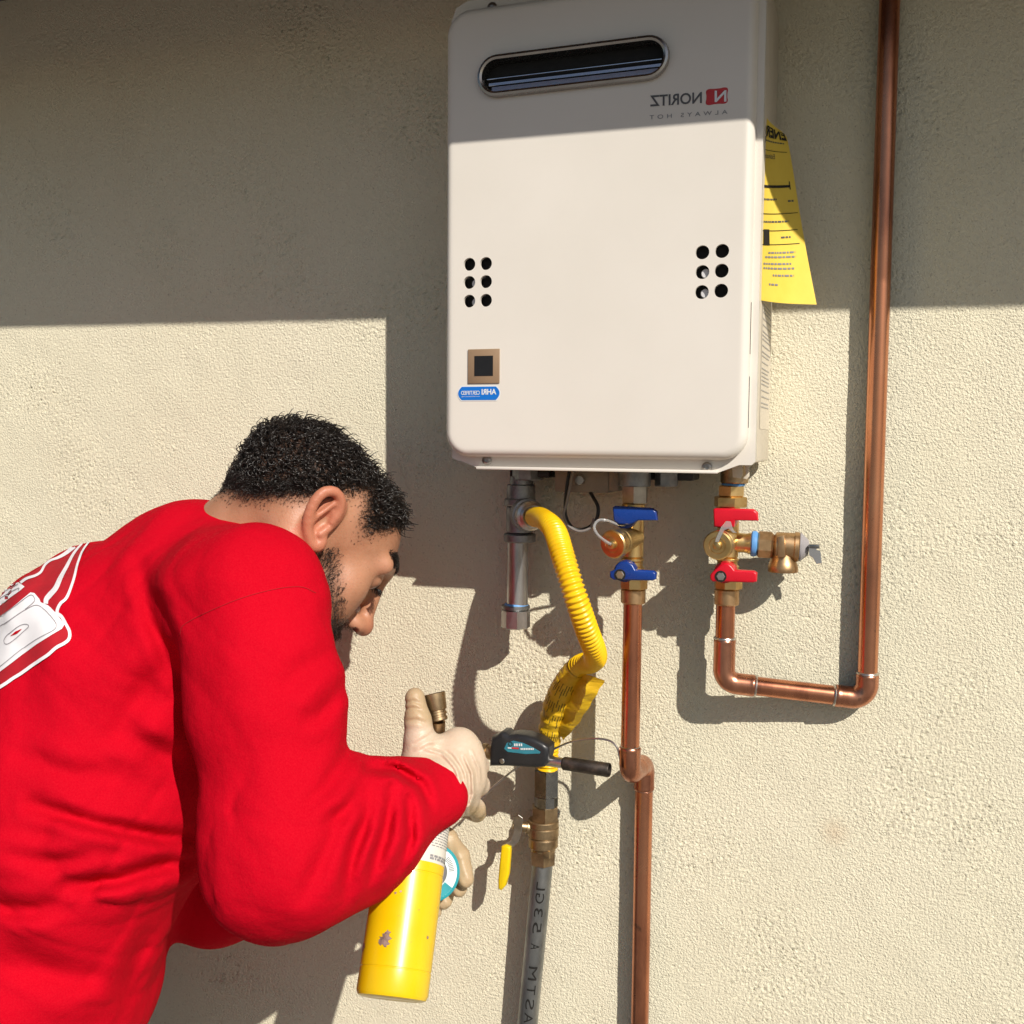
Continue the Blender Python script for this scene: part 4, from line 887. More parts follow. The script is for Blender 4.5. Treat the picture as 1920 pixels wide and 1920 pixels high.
# ear outline in the head frame (x forward, z up), standing off the side of the head
def ear_pts(side):
    e = [(0.014, 0.002), (0.019, 0.016), (0.017, 0.029), (0.007, 0.037), (-0.006, 0.034), (-0.014, 0.021), (-0.0165, 0.004), (-0.014, -0.012), (-0.008, -0.024), (-0.001, -0.031), (0.006, -0.028), (0.008, -0.018)]
    th = math.radians(36); out = []
    for x, z in e:
        x2, z2 = 0.87*(x*math.cos(th)-z*math.sin(th)), 0.87*(x*math.sin(th)+z*math.cos(th))
        out.append((x2-0.014, side*(0.0765+0.0085*(0.014-x2)/0.03+0.001), z2-0.008))
    return smooth_path(np.array(out), 2).tolist()
def head_sdf(P):
    p = w2h(P); ay = np.abs(p[:, 1]); s_ = np.stack([p[:, 0], ay, p[:, 2]], 1)
    d = ell(p, (-0.021, 0, 0.015), (0.093, 0.0735, 0.061))
    d = smin(d, ell(p, (0.034, 0, 0.016), (0.054, 0.060, 0.056)), 0.03)
    p0, s0 = p, s_; p = p-FO3; s_ = s_-FO3
    d = smin(d, ell(p, (0.036, 0, -0.038), (0.056, 0.056, 0.078)), 0.03)
    d = smin(d, caps(s_, (0.000, 0.052, -0.055), (0.070, 0.014, -0.100), 0.016, 0.016), 0.03)
    d = smin(d, sph(s_, (0.054, 0.046, -0.018), 0.020), 0.025)
    d = smin(d, sph(s_, (0.055, 0.036, -0.055), 0.024), 0.03)
    d = smin(d, caps(s_, (0.082, 0.006, 0.030), (0.066, 0.046, 0.027), 0.0105, 0.010), 0.014)
    d = smax(d, -sph(s_, (0.092, 0.034, 0.007), 0.0190), 0.012)
    d = smin(d, sph(s_, (0.0675, 0.032, 0.009), 0.0148), 0.004)
    d = smin(d, caps(p, (0.088, 0, 0.018), (0.1115, 0, -0.026), 0.0070, 0.0085), 0.014)
    d = smin(d, sph(p, (0.1165, 0, -0.0315), 0.0100), 0.010)
    d = smin(d, ell(s_, (0.1030, 0.0115, -0.0360), (0.0105, 0.0075, 0.0085)), 0.011)
    d = smax(d, -caps(s_, (0.110, 0.0068, -0.0475), (0.105, 0.0066, -0.036), 0.0036, 0.0030), 0.003)
    d = smax(d, -sph(s_, (0.1075, 0.0150, -0.0425), 0.0038), 0.003)
    d = smin(d, caps(s_, (0.0965, 0.0, -0.0605), (0.087, 0.022, -0.066), 0.0085, 0.006), 0.010)
    d = smin(d, caps(s_, (0.0945, 0.0, -0.0755), (0.086, 0.020, -0.071), 0.0085, 0.006), 0.006)
    d = smin(d, sph(p, (0.080, 0, -0.102), 0.019), 0.02)
    p, s_ = p0, s0
    # neck
    d = smin(d, caps(p, (-0.034, 0, -0.020), neck_h, 0.058, 0.062), 0.035)
    d = smin(d, caps(s_, (-0.02, 0.058, -0.035), neck_h+np.array([0.05, 0.03, 0]), 0.016, 0.02), 0.03)
    # ears
    es = ear_pts(1); dr = [0.0036, 0.0040, 0.0042, 0.0044, 0.0046, 0.0048, 0.0048, 0.0046, 0.0048, 0.0056, 0.0058, 0.0040]; dr = np.interp(np.linspace(0, 11, len(es)), range(12), dr)
    e = chain(s_, es, dr, 0.004)
    cen = np.mean(es, 0); plate = ell(s_, (cen[0]+0.002, 0.0765, cen[2]+0.002), (0.0155, 0.0050, 0.030)); plate = smax(plate, -ell(s_, (cen[0]+0.004, 0.0845, cen[2]-0.001), (0.0085, 0.0085, 0.013)), 0.004)
    e = smin(e, plate, 0.004)
    e = smin(e, caps(s_, (cen[0]-0.004, 0.0835, cen[2]+0.018), (cen[0]-0.006, 0.0835, cen[2]-0.012), 0.0020, 0.0024), 0.006)
    e = smin(e, caps(s_, (cen[0]+0.012, 0.079, cen[2]-0.004), (cen[0]+0.011, 0.081, cen[2]-0.012), 0.0038, 0.0036), 0.004)
    return smin(d, e, 0.006)*HS
corn = h2w([(x, y, z) for x in (-0.13, 0.145) for y in (-0.1, 0.1) for z in (-0.14, 0.15)]); corn = np.vstack([corn, neck_w+0.085, neck_w-0.085])
V, Q = sdf_mesh(head_sdf, corn.min(0), corn.max(0), 0.0017)
person_loc = None
hl = w2h(V)
def sstep(a, b_, x): t = np.clip((x-a)/(b_-a), 0, 1); return t*t*(3-2*t)
def hair_amount(q):
    """0 bare skin .. 1 full hair, from the head-frame position"""
    x, y, z = q[:, 0], np.abs(q[:, 1]), q[:, 2]
    line = np.interp(x, [-0.12, -0.095, -0.075, -0.045, -0.02, 0.0, 0.016, 0.030, 0.045, 0.058, 0.072, 0.09], [-0.082, -0.080, -0.070, -0.034, 0.004, 0.024, 0.004, -0.004, 0.012, 0.034, 0.052, 0.058])
    line = line+np.where(x > 0.05, np.clip(y-0.03, 0, 1)*0.0, 0)
    return sstep(-0.006, 0.056, z-line)
def beard_amount(q):
    q = q-FO3; x, y, z = q[:, 0], np.abs(q[:, 1]), q[:, 2]
    top = np.interp(x, [-0.01, 0.012, 0.022, 0.040, 0.060, 0.075, 0.088, 0.10], [-0.034, 0.002, -0.002, -0.015, -0.030, -0.040, -0.043, -0.042])
    bot_ = np.interp(x, [-0.02, 0.0, 0.03, 0.06, 0.09], [-0.055, -0.078, -0.104, -0.122, -0.135])
    a = sstep(-0.006, 0.018, top-z)*sstep(-0.004, 0.010, z-bot_)*sstep(-0.012, 0.004, x)
    lips = np.exp(-(((z+0.068)/0.0065)**2+(y/0.020)**2))*(x > 0.085); return a*(1-np.clip(lips*1.4, 0, 1))
ha, ba = hair_amount(hl), beard_amount(hl)
ec = np.mean(ear_pts(1), 0); isear = (np.abs(hl[:, 1]) > 0.0775) & (np.abs(hl[:, 0]-ec[0]) < 0.030) & (np.abs(hl[:, 2]-ec[2]) < 0.042) & (chain(np.stack([hl[:, 0], np.abs(hl[:, 1]), hl[:, 2]], 1), ear_pts(1), [0.0]*len(ear_pts(1)), 0.004) < 0.016)
ha = np.where(isear, 0, ha); ba = np.where(isear, 0, ba)
hl0 = hl; hl = hl-FO3
lipm = np.exp(-(((hl[:, 2]+0.068)/0.007)**2+(hl[:, 1]/0.022)**2))*(hl[:, 0] > 0.083)
nosem = np.exp(-(np.linalg.norm(hl-np.array([0.118, 0, -0.034]), axis=1)/0.018)**2)
browm = np.exp(-((hl[:, 2]-0.036-0.006*np.sin((np.abs(hl[:, 1])-0.01)/0.04*math.pi))/0.0045)**2)*(hl[:, 0] > 0.055)*((np.abs(hl[:, 1]) > 0.010) & (np.abs(hl[:, 1]) < 0.052))
hl = hl0; tint = np.zeros((len(V), 4), np.float32)
tint[:, 0] = np.clip(0.92*ha**1.2+0.50*ba+0.85*browm, 0, 1); tint[:, 1] = np.clip(0.5*isear+0.7*lipm+0.45*nosem, 0, 1); tint[:, 3] = 1
feet = X3(pz(-60, 1700, 1.22)[0], pz(-60, 1700, 1.22)[1], 0)
person = thing('person', feet, 'person with short dark hair in a red sweatshirt and pale gloves, bending to the pipes', 'person')
def add_tint(o, arr):
    ca = o.data.color_attributes.new('tint', 'FLOAT_COLOR', 'POINT'); ca.data.foreach_set('color', arr.ravel())
head = mk('body', V, Q, M['skin'], person, angle=180, fix=False); add_tint(head, tint)
headV, headQ = V, Q
# eyes
for sd_ in (1, -1):
    c_ = h2w([(0.0805, sd_*0.032, -0.0025)])[0]; V, F = lathe([(0.0128*math.sin(a)*0+0.0128*math.cos(a)*-1, 0.0128*math.sin(a)) for a in np.linspace(0.02, math.pi-0.02, 14)], c_, nrm(HF*0.93-HU*0.25), 20, cap=False); ey = mk('eye', V, F, M['eye_white'], person)
    V, F = lathe([(0.0122, 0.0058), (0.0131, 0.0030), (0.0133, 0.0)], c_, nrm(HF*0.93-HU*0.25), 16, cap=False); mk('iris', V, F, M['iris'], ey)
# ---- hair and beard strands
def strands(pts, nor, L, K, curl, comb, rad, seed):
    r = np.random.default_rng(seed); n_ = len(pts); t = np.linspace(0, 1, K)
    d0 = nor*1.0+comb+r.normal(0, 0.28, (n_, 3)); d0 /= np.linalg.norm(d0, axis=1)[:, None]
    a = np.cross(d0, r.normal(size=(n_, 3))); a /= np.linalg.norm(a, axis=1)[:, None]; b_ = np.cross(d0, a)
    ph = r.uniform(0, 6.28, n_); turns = r.uniform(0.5, 1.3, n_)*2*math.pi; cr = curl*r.uniform(0.5, 1.4, n_)
    ang = ph[:, None]+turns[:, None]*t[None]; P = pts[:, None]+d0[:, None]*(L[:, None]*t)[..., None]
    P = P+((np.cos(ang)-np.cos(ph)[:, None])*cr[:, None])[..., None]*a[:, None]+((np.sin(ang)-np.sin(ph)[:, None])*cr[:, None])[..., None]*b_[:, None]
    T = np.gradient(P, axis=1); T /= np.linalg.norm(T, axis=2)[..., None]+1e-9
    n1_ = np.cross(T, a[:, None]+0.01); n1_ /= np.linalg.norm(n1_, axis=2)[..., None]+1e-9; n2_ = np.cross(T, n1_)
    w_ = rad*(1-0.75*t)[None, :, None]*r.uniform(0.7, 1.2, n_)[:, None, None]
    rows = [P+w_*(math.cos(q)*n1_+math.sin(q)*n2_) for q in (0, 2.094, 4.189)]
    VV_ = np.stack(rows, 2).reshape(-1, 3); base = (np.arange(n_)*K*3)[:, None, None]+(np.arange(K-1)*3)[None, :, None]
    j = np.arange(3)[None, None]; k_ = (np.arange(3)+1)[None, None] % 3
    QQ = np.stack([base+j, base+k_, base+3+k_, base+3+j], -1).reshape(-1, 4); return VV_, QQ
tri_c = headV[headQ].mean(1); e1_ = headV[headQ[:, 2]]-headV[headQ[:, 0]]; e2_ = headV[headQ[:, 3]]-headV[headQ[:, 1]]
nn_ = np.cross(e1_, e2_); ar = np.linalg.norm(nn_, axis=1); nn_ /= ar[:, None]+1e-12
if ((nn_*(tri_c-HO)).sum(1) > 0).mean() < 0.5: nn_ = -nn_
hq = ha[headQ].mean(1); bq = ba[headQ].mean(1)
def sample(wt, n_, seed):
    r = np.random.default_rng(seed); p = ar*wt; p = p/p.sum(); k_ = r.choice(len(p), n_, p=p); w_ = r.dirichlet((1, 1, 1, 1), n_)
    return (headV[headQ[k_]]*w_[:, :, None]).sum(1), nn_[k_], k_
HC = []
pt, no, k_ = sample(np.clip((hq-0.55)/0.3, 0, 1), 3600, 11)
qh = w2h(pt); Ln = 0.0055+0.0035*np.clip((qh[:, 2]-0.04)/0.05, 0, 1)+0.007*np.clip((qh[:, 0]-0.03)/0.05, 0, 1)
Ln *= np.random.default_rng(5).uniform(0.6, 1.35, len(Ln)); lump = np.sin(qh[:, 0]*130+2)*np.sin(qh[:, 1]*140)*np.sin(qh[:, 2]*120+1); Ln *= 1+0.45*lump
HC.append(strands(pt, no, Ln, 9, 0.0030, 0.55*HF[None]-0.15*HU[None]+0.35*np.stack([np.sin(qh[:, 2]*170+qh[:, 0]*60), np.cos(qh[:, 0]*150), np.sin(qh[:, 1]*160)], 1), 0.00062, 12))
pt, no, k_ = sample(np.clip((hq-0.72)/0.25, 0, 1), 2600, 31); qh = w2h(pt); flow = np.stack([np.sin(qh[:, 2]*70+qh[:, 0]*40), np.cos(qh[:, 0]*75+qh[:, 1]*30), np.sin(qh[:, 1]*80)], 1)
td = 0.95*HF[None]+0.30*HU[None]+0.55*flow; td = td-(td*no).sum(1)[:, None]*no; td /= np.linalg.norm(td, axis=1)[:, None]
lk_ = np.random.default_rng(9).uniform(0.012, 0.030, len(pt))*(0.55+0.6*np.clip((qh[:, 2]-0.0)/0.06, 0, 1))
HC.append(strands(pt+no*0.0015, no*0.10, 0.80*lk_, 16, 0.0030, td+0.28*no, 0.00115, 32))
pt, no, k_ = sample(np.clip(hq, 0, 1)**2.0*(hq < 0.97)*(hq > 0.05), 9000, 13); hh_ = hq[k_]
HC.append(strands(pt, no*0.45, 0.0012+0.009*hh_**1.6, 5, 0.0009, -0.6*HU[None]-0.25*HF[None], 0.00032, 14))
VV, QQ, n0 = [], [], 0
for v, q in HC: VV.append(v); QQ.append(q+n0); n0 += len(v)
o = mk('hair', np.vstack(VV), np.vstack(QQ), M['hair'], person, angle=180, fix=False); tag(o, 'short curly dark hair faded at the sides', kind='stuff')
pt, no, k_ = sample(np.clip(bq, 0, 1), 8000, 15); qh = w2h(pt)
v, q = strands(pt, no*0.6, np.random.default_rng(3).uniform(0.003, 0.0075, len(pt)), 5, 0.0011, -0.9*HU[None]+0.25*HF[None], 0.00034, 16)
o = mk('beard', v, q, M['beard_hair'], person, angle=180, fix=False); tag(o, 'short trimmed dark beard', kind='stuff')
bw = browm[headQ].mean(1); pt, no, k_ = sample(np.clip(bw-0.2, 0, 1), 1500, 17)
v, q = strands(pt, no*0.4, np.full(len(pt), 0.0042), 5, 0.0006, np.sign(w2h(pt)[:, 1])[:, None]*0.9*HL[None]+0.3*HU[None], 0.0004, 18); tag(mk('eyebrows', v, q, M['hair'], person, angle=180, fix=False), None, kind='stuff')
pt = []
for sd_ in (1, -1):
    for a in np.linspace(-0.9, 0.9, 60): pt.append(h2w([(0.0805+0.0150*math.cos(a), sd_*0.032+0.0150*math.sin(a), -0.0065+0.0015*math.cos(a*1.6))])[0])
pt = np.array(pt); no = np.tile(HF, (len(pt), 1)); v, q = strands(pt, no, np.full(len(pt), 0.0085), 6, 0.0012, -0.25*HU[None]+0*HF[None], 0.0005, 41); tag(mk('eyelashes', v, q, M['hair'], person, angle=180, fix=False), None, kind='stuff')
# ---- sweatshirt
TA = math.radians(54); TR = X3(math.sin(TA), -math.cos(TA), 0)      # person's right
def fold_uv(P, folds):
    u, v, z = uv_of(P); d = np.zeros(len(P))
    for pts, wd, amp_ in folds:
        best = np.full(len(P), 1e9); n_ = len(pts); tt = np.zeros(len(P))
        for i_ in range(n_-1):
            a, b_ = np.array(pts[i_], float), np.array(pts[i_+1], float); e = b_-a
            t = np.clip(((u-a[0])*e[0]+(v-a[1])*e[1])/(e@e), 0, 1); dd_ = np.hypot(u-a[0]-t*e[0], v-a[1]-t*e[1]); m_ = dd_ < best; best = np.where(m_, dd_, best); tt = np.where(m_, (i_+t)/(n_-1), tt)
        d += amp_*(np.exp(-(best/wd)**2)-0.45*np.exp(-((best-2.1*wd)/(1.1*wd))**2))*np.sin(np.pi*np.clip(0.08+0.92*tt, 0, 1))**0.6
    return d
spine = [pz(372, 1085, 1.225), pz(222, 1230, 1.225), pz(116, 1484, 1.22), pz(14, 1790, 1.22), pz(-30, 2010, 1.22)]
srad = [0.074, 0.128, 0.155, 0.153, 0.149]
sh_r = pz(474, 1142, 1.06); el_r = pz(535, 1600, 0.985); wr_r = pz(800, 1492, 1.135); fa_r = pz(660, 1560, 1.04)
sh_l = pz(330, 1130, 1.36); el_l = pz(405, 1668, 1.29); wr_l = pz(768, 1592, 1.215)
FOLD_ARM = [([(640, 1290), (600, 1340), (560, 1360)], 16, 0.006), ([(655, 1400), (610, 1480), (560, 1520)], 14, 0.005), ([(700, 1500), (660, 1600), (640, 1690)], 13, 0.009), ([(735, 1480), (720, 1570), (690, 1660)], 11, 0.009), ([(765, 1500), (770, 1570), (745, 1640)], 10, 0.008), ([(690, 1440), (740, 1442), (790, 1470), (812, 1520)], 9, 0.008), ([(640, 1540), (600, 1620), (560, 1700)], 16, 0.006), ([(605, 1230), (560, 1260), (520, 1300)], 18, 0.004), ([(700, 1470), (650, 1520), (600, 1540)], 14, 0.005)]
FOLD_TOR = [([(260, 1060), (285, 1150), (320, 1240), (345, 1300)], 16, 0.008), ([(300, 1120), (330, 1200), (350, 1260)], 9, 0.007), ([(60, 1510), (180, 1545), (300, 1570), (375, 1572)], 13, 0.009), ([(120, 1660), (220, 1650), (300, 1625), (370, 1615)], 14, 0.009), ([(0, 1700), (60, 1705), (130, 1690)], 16, 0.007), ([(240, 1380), (300, 1410), (345, 1430)], 20, 0.006), ([(30, 1800), (120, 1830), (230, 1835)], 26, 0.006), ([(310, 1230), (250, 1330), (170, 1420)], 26, 0.006), ([(230, 1850), (260, 1790), (290, 1740)], 18, 0.006), ([(40, 1420), (140, 1450), (230, 1450)], 18, 0.004), ([(10, 1600), (90, 1620), (170, 1612)], 14, 0.005)]
SQ = 0.70
def flat(P, c):            # squeeze sideways so that the trunk is wider than deep
    q = P-c; s_ = q@TR; return P-np.outer(s_*(1-SQ), TR)
def shirt_sdf(P):
    c_ = spine[0]; Pf = flat(P, c_); sp_ = [flat(p[None], c_)[0] for p in spine]
    t = chain(Pf, sp_, srad, 0.06)
    t = smin(t, caps(P, pz(424, 1066, 1.210), pz(468, 1116, 1.10), 0.066, 0.063), 0.035)
    t = smin(t, caps(P, pz(330, 1046, 1.225), pz(402, 1050, 1.218), 0.062, 0.064), 0.03)
    t = smin(t, caps(P, pz(330, 1120, 1.165), pz(425, 1150, 1.105), 0.074, 0.072), 0.05)
    t = smin(t, chain(P, [pz(345, 1200, 1.165), pz(325, 1420, 1.165), pz(300, 1560, 1.165)], [0.060, 0.060, 0.056], 0.03), 0.05)
    t = smin(t, caps(P, pz(372, 1078, 1.22), pz(330, 1094, 1.33), 0.064, 0.066), 0.04)
    u, v, z = uv_of(P)
    t = t+fold_uv(P, FOLD_TOR)
    a = chain(P, [sh_r, pz(498, 1300, 1.03), el_r], [0.0755, 0.0735, 0.073], 0.03)
    a = smin(a, chain(P, [el_r, fa_r, wr_r], [0.076, 0.066, 0.045], 0.03), 0.035)
    wob = 0.0026*np.sin(P[:, 2]*55+P[:, 0]*30)*np.sin(P[:, 0]*48-P[:, 2]*22+1.0)
    q1 = P[:, 0]*31+P[:, 2]*23+1.7*np.sin(P[:, 2]*19+P[:, 1]*13); q2 = P[:, 0]*-27+P[:, 2]*37+1.5*np.sin(P[:, 0]*21+P[:, 1]*17); q3 = P[:, 0]*61+P[:, 2]*48+1.3*np.sin(P[:, 2]*43)
    cr = 0.0030*(1-np.abs(np.sin(q1)))**3+0.0026*(1-np.abs(np.sin(q2)))**3+0.0012*(1-np.abs(np.sin(q3)))**2
    zone = 0.25+0.75*np.exp(-((v-1560)/150)**2)*(u > 430)+0.6*np.exp(-((v-1640)/160)**2)*(u <= 400)+0.35*np.exp(-((v-1130)/110)**2)*(u < 380)
    wob = wob+cr*np.clip(zone, 0, 1.1)
    a = a+fold_uv(P, FOLD_ARM)+wob
    b_ = chain(P, [sh_l, el_l, wr_l], [0.070, 0.062, 0.042], 0.03)
    d = smin(smin(t+wob*1.2, a, 0.018+0.045*sstep(1260, 1080, v)), b_, 0.03)
    # open sleeve ends, neck opening, hem
    ax1 = nrm(wr_r-fa_r); d = smax(d, (P-(wr_r+ax1*0.030))@ax1, 0.006)
    ax2 = nrm(wr_l-el_l); m_ = (P-(wr_l+ax2*0.006))@ax2; m_ = np.where((P-wr_l)@(P[0]*0+_rt) > -0.2, m_, -1); d = np.where(np.linalg.norm(P-wr_l, axis=1) < 0.09, smax(d, m_, 0.004), d)
    return d
allp = np.array([*spine, sh_r, el_r, wr_r, sh_l, el_l, wr_l])
lo_, hi_ = allp.min(0)-0.24, allp.max(0)+0.12; lo_[2] = pz(0, 2060, 1.22)[2]
def shirt_cut(P): return smax(shirt_sdf(P), lo_[2]+0.012-P[:, 2], 0.01)
hi_[1] = min(hi_[1], -0.004)
V, Q = sdf_mesh(shirt_cut, lo_, hi_, 0.0040)
shirt = mk('sweatshirt', V, Q, M['red_cotton'], person, angle=180, fix=False); tag(shirt, 'red cotton sweatshirt with white block print on its back')
bvh = BVHTree.FromPolygons([Vector(p) for p in V], [list(map(int, q)) for q in Q])
# print on the back, laid on the cloth
Z0 = 5.645
def zp(P): return [(x/Z0, 980+y/Z0) for x, y in P]
def cloth_patch(name, poly, mat, lift, parent, step=4.0):
    pts_, ed_ = [], []
    n_ = len(poly)
    for i_ in range(n_):
        a, b_ = np.array(poly[i_]), np.array(poly[(i_+1) % n_]); m_ = max(1, int(np.linalg.norm(b_-a)/step))
        for t in range(m_): pts_.append(tuple(a+(b_-a)*t/m_))
    nb_ = len(pts_); ed_ = [(i_, (i_+1) % nb_) for i_ in range(nb_)]
    A = np.array(pts_)
    for x in np.arange(A[:, 0].min(), A[:, 0].max(), step*1.6):
        for y in np.arange(A[:, 1].min(), A[:, 1].max(), step*1.6):
            if inpoly((x, y), A): pts_.append((x, y))
    v2_, e2__, f2_, *_ = delaunay_2d_cdt([Vector(p) for p in pts_], ed_, [], 0, 1e-4)
    W = []
    for q in v2_:
        d = Vector(ray(q.x, q.y)).normalized(); hit = bvh.ray_cast(Vector(CAM), d)
        W.append(None if hit[0] is None else np.array(hit[0])-np.array(d)*lift*0.3+np.array(hit[1] if hit[1].dot(d) < 0 else -hit[1])*lift)
    Fk = []
    for f in f2_:
        cx = sum(v2_[k].x for k in f)/len(f); cy = sum(v2_[k].y for k in f)/len(f)
        if any(W[k] is None for k in f) or not inpoly((cx, cy), A): continue
        if max(np.linalg.norm(W[f[i_]]-W[f[i_-1]]) for i_ in range(len(f))) > 0.04: continue
        Fk.append(list(f))
    if not Fk: return None
    return mk(name, [w_ if w_ is not None else np.zeros(3)+Fk[0][0]*0+W[Fk[0][0]] for w_ in W], Fk, mat, parent, angle=180, fix=False)
def stroke(name, P, wd, mat, lift, parent):
    A = smooth_path(np.array(P, float), 6); wd = np.interp(np.linspace(0, 1, len(A)), np.linspace(0, 1, len(wd)), wd); T = np.gradient(A, axis=0); T /= np.linalg.norm(T, axis=1)[:, None]; N = np.stack([-T[:, 1], T[:, 0]], 1)
    return cloth_patch(name, [tuple(p) for p in np.vstack([A+N*wd[:, None]/2, (A-N*wd[:, None]/2)[::-1]])], mat, lift, parent, 3.0)
PW = M['print_white']; LF = 0.0015
cloth_patch('print_field', zp([(1005, 140), (890, 290), (830, 440), (790, 600), (740, 740), (700, 815), (650, 860), (618, 930), (660, 1000), (700, 1070), (738, 1160), (730, 1235), (600, 1330), (430, 1460), (230, 1600), (80, 1700), (-100, 1815), (-300, 1930), (-300, 900), (-150, 800), (0, 710), (130, 650), (230, 600), (330, 540), (440, 470), (560, 390), (720, 290), (880, 190)]), M['print_field'], 0.0009, shirt)
stroke('print_outline', zp([(1010, 130), (890, 290), (830, 440), (790, 600), (740, 740), (700, 815), (650, 860), (620, 920), (612, 965)]), [3, 4.5, 5.5, 6], PW, LF, shirt)
stroke('print_outline', zp([(605, 960), (660, 1000), (700, 1070), (740, 1160), (735, 1235), (690, 1280), (600, 1330), (520, 1400), (430, 1460), (330, 1530), (230, 1600), (150, 1650), (80, 1700), (0, 1750), (-120, 1830), (-300, 1930)]), [6, 6, 6], PW, LF, shirt)
stroke('print_outline', zp([(890, 210), (790, 330), (710, 480), (650, 590), (600, 700), (540, 770), (500, 820), (495, 865)]), [3, 6, 9, 10, 8], PW, LF, shirt)
stroke('print_outline', zp([(225, 645), (290, 600), (380, 570), (440, 530), (480, 460), (540, 410), (620, 380), (700, 335), (790, 262)]), [5, 4.5, 4, 8], PW, LF, shirt)
cloth_patch('print_letter', zp([(-300, 1230), (-150, 1100), (0, 1005), (120, 920), (230, 830), (330, 748), (372, 755), (425, 815), (440, 850), (520, 880), (600, 960), (690, 1080), (660, 1130), (560, 1190), (400, 1290), (250, 1400), (120, 1500), (0, 1590), (-150, 1690), (-300, 1790)]), PW, LF, shirt)
cloth_patch('print_letter', zp([(-300, 900), (-150, 810), (0, 725), (110, 670), (205, 640), (268, 688), (225, 725), (100, 815), (0, 895), (-150, 990), (-300, 1080)]), PW, LF, shirt)
PG = M['print_grey']
for P in ([(-200, 1650), (0, 1540), (200, 1380), (400, 1240), (570, 1150), (605, 1100), (580, 1040), (500, 950), (430, 890), (360, 890), (250, 950), (100, 1050), (-150, 1200)], [(280, 925), (370, 850), (375, 810), (330, 780), (200, 870), (50, 980), (-150, 1110)], [(60, 1250), (90, 1200), (200, 1110), (280, 1078), (322, 1100), (250, 1170), (120, 1280), (70, 1285), (60, 1250)], [(-100, 830), (60, 740), (205, 660)], [(-50, 850), (120, 750), (210, 705), (205, 730)]):
    stroke('print_detail', zp(P), [1.1, 1.1], PG, LF+0.0006, shirt)
cloth_patch('print_detail', zp([(125, 1205), (180, 1155), (250, 1128), (200, 1175)]), M['red_cotton'], LF+0.0006, shirt, 2.0)
stroke('seam', [(338, 1190), (350, 1168), (430, 1130), (500, 1108), (560, 1100), (592, 1112)], [1.1, 1.1], M['red_seam'], 0.0006, shirt)
# ---- gloves
def glove(f, lo, hi, parent, tintf=None):
    V, Q = sdf_mesh(f, lo, hi, 0.0014); g_ = mk('glove', V, Q, M['latex'], parent, angle=180, fix=False)
    t = np.zeros((len(V), 4), np.float32); t[:, 3] = 1
    if tintf is not None: t[:, :3] = tintf(V)[:, None]
    add_tint(g_, t); return g_
kn = [pz(866, 1394, 1.172), pz(882, 1424, 1.166), pz(885, 1464, 1.168), pz(872, 1504, 1.176)]
wr = pz(808, 1486, 1.142)
fing = [[kn[0], pz(884, 1402, 1.205), pz(866, 1412, 1.232), pz(840, 1412, 1.236)],
        [kn[1], pz(897, 1436, 1.202), pz(880, 1446, 1.234), pz(848, 1444, 1.240)],
        [kn[2], pz(899, 1472, 1.202), pz(882, 1480, 1.234), pz(850, 1476, 1.240)],
        [kn[3], pz(892, 1516, 1.202), pz(894, 1524, 1.226), pz(862, 1516, 1.240)]]
GF = [([(775, 1396), (800, 1382), (815, 1372)], 3, 0.0012), ([(780, 1405), (805, 1392), (830, 1386)], 3, -0.0012), ([(800, 1405), (830, 1412), (855, 1440), (866, 1480), (856, 1520)], 3.5, -0.0022), ([(812, 1402), (845, 1416), (866, 1448), (874, 1484), (866, 1524)], 3.5, 0.0016), ([(872, 1420), (886, 1450), (888, 1490), (874, 1530)], 3, -0.0018), ([(865, 1420), (878, 1450), (880, 1490), (868, 1530)], 3, 0.0016), ([(760, 1318), (775, 1314), (792, 1322)], 3, 0.0012), ([(762, 1330), (778, 1327), (795, 1334)], 3, 0.0012), ([(764, 1352), (780, 1350), (802, 1356)], 4, 0.0014), ([(884, 1408), (898, 1440), (900, 1470)], 2.5, -0.0014), ([(845, 1528), (862, 1522), (880, 1508)], 3, -0.0016)]
def rg(P):
    d = caps(P, pz(770, 1505, 1.10), wr, 0.030, 0.032)
    for p_, r_ in zip(kn, (0.0155, 0.0165, 0.0160, 0.0150)): d = smin(d, caps(P, wr, p_, 0.0275, r_), 0.022)
    d = smin(d, caps(P, pz(790, 1430, 1.160), pz(852, 1400, 1.172), 0.021, 0.018), 0.016)
    for f_, r_ in zip(fing, (0.0118, 0.0122, 0.0118, 0.0108)): d = smin(d, chain(P, f_, [r_+0.0012, r_, r_-0.0005, r_-0.001], 0.004), 0.005)
    th = chain(P, [pz(790, 1425, 1.158), pz(787, 1388, 1.158), pz(784, 1352, 1.160), pz(778, 1308, 1.166)], [0.0205, 0.0168, 0.0138, 0.0112], 0.008)
    d = smin(d, th, 0.012)
    return d+1.15*fold_uv(P, GF)
L_ = np.array([wr, *kn, *[p for f_ in fing for p in f_], pz(778, 1290, 1.15), pz(770, 1505, 1.10)])
def thumb_tint(V): u, v, z = uv_of(V); return np.clip(0.75*sstep(1372, 1345, v)*(u < 812)+0.8*sstep(1500, 1520, v)*(u > 880), 0, 1)  # tan thumb, plus the curled finger's shadow put into the colour
gr = glove(rg, L_.min(0)-0.04, L_.max(0)+0.04, person, thumb_tint); tag(gr, 'pale latex glove gripping the torch, thumb up')
lk = [pz(800, 1575, 1.215), pz(808, 1590, 1.222), pz(806, 1610, 1.228), pz(798, 1628, 1.230)]; lw = pz(762, 1594, 1.215)
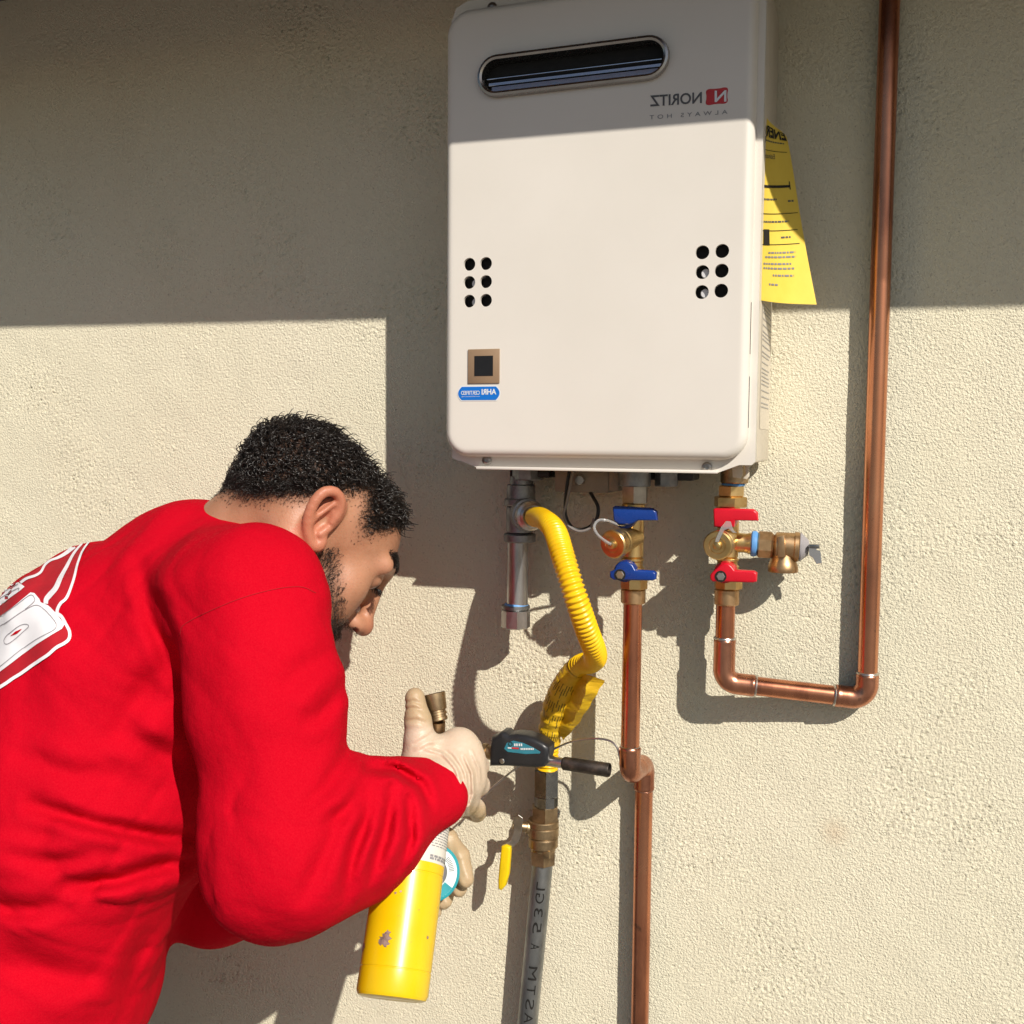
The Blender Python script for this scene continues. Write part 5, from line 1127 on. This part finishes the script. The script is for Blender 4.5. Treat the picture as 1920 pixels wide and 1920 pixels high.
lf = [[lk[0], pz(838, 1572, 1.205), pz(862, 1606, 1.192), pz(872, 1648, 1.180)],
      [lk[1], pz(838, 1598, 1.222), pz(858, 1632, 1.212), pz(860, 1666, 1.192)],
      [lk[2], pz(830, 1620, 1.230), pz(842, 1655, 1.222), pz(832, 1690, 1.200)],
      [lk[3], pz(812, 1648, 1.232), pz(818, 1680, 1.222), pz(815, 1708, 1.200)]]
def lg(P):
    d = caps(P, pz(730, 1594, 1.21), lw, 0.028, 0.030)
    for p_ in lk: d = smin(d, caps(P, lw, p_, 0.026, 0.015), 0.016)
    for f_, r_ in zip(lf, (0.0115, 0.0112, 0.0108, 0.0098)): d = smin(d, chain(P, f_, [r_+0.001, r_, r_, r_-0.0015], 0.004), 0.004)
    d = smin(d, chain(P, [pz(785, 1585, 1.20), pz(800, 1572, 1.165), pz(806, 1600, 1.135)], [0.019, 0.0145, 0.0115], 0.008), 0.01)
    return d+0.0006*np.sin(P[:, 2]*380+P[:, 0]*300)*np.sin(P[:, 0]*280)
L_ = np.array([lw, pz(730, 1594, 1.21), *[p for f_ in lf for p in f_], pz(806, 1600, 1.135)])
gl = glove(lg, L_.min(0)-0.04, L_.max(0)+0.04, person, lambda V: np.full(len(V), 0.75)); tag(gl, 'tan glove holding the tape roll')
# ---- trousers and shoes, below the picture
hipc = pz(-30, 1960, 1.22); fwd = X3(math.cos(TA), math.sin(TA), 0)
def legs(P):
    d = caps(flat(P, hipc), flat(hipc[None], hipc)[0], hipc-X3(0, 0, 0.08), 0.145, 0.14)
    for s_ in (1, -1):
        hj = hipc+TR*0.085*s_-X3(0, 0, 0.06); kn_ = X3(*(hj[:2]+fwd[:2]*0.05), 0.47)+TR*0.03*s_; an = X3(*(hj[:2]-fwd[:2]*0.03), 0.09)+TR*0.05*s_
        d = smin(d, chain(P, [hj, kn_, an], [0.095, 0.075, 0.06], 0.04), 0.04)
    return d
V, Q = sdf_mesh(legs, hipc-np.array([0.3, 0.3, hipc[2]-0.03]), hipc+np.array([0.3, 0.3, 0.2]), 0.012); mk('trousers', V, Q, M['denim'], person, angle=180, fix=False)
for s_ in (1, -1):
    an = X3(*(hipc[:2]-fwd[:2]*0.03), 0)+TR*0.135*s_
    def shoe(P, an=an): return smax(smin(caps(P, an+X3(0, 0, 0.045)-fwd*0.03, an+X3(0, 0, 0.035)+fwd*0.16, 0.045, 0.038), caps(P, an+X3(0, 0, 0.05), an+X3(0, 0, 0.11), 0.045, 0.045), 0.03), 0.002-P[:, 2], 0.004)
    V, Q = sdf_mesh(shoe, an-np.array([0.25, 0.25, 0.02]), an+np.array([0.25, 0.25, 0.18]), 0.008); mk('shoe', V, Q, M['leather'], person, angle=180, fix=False)
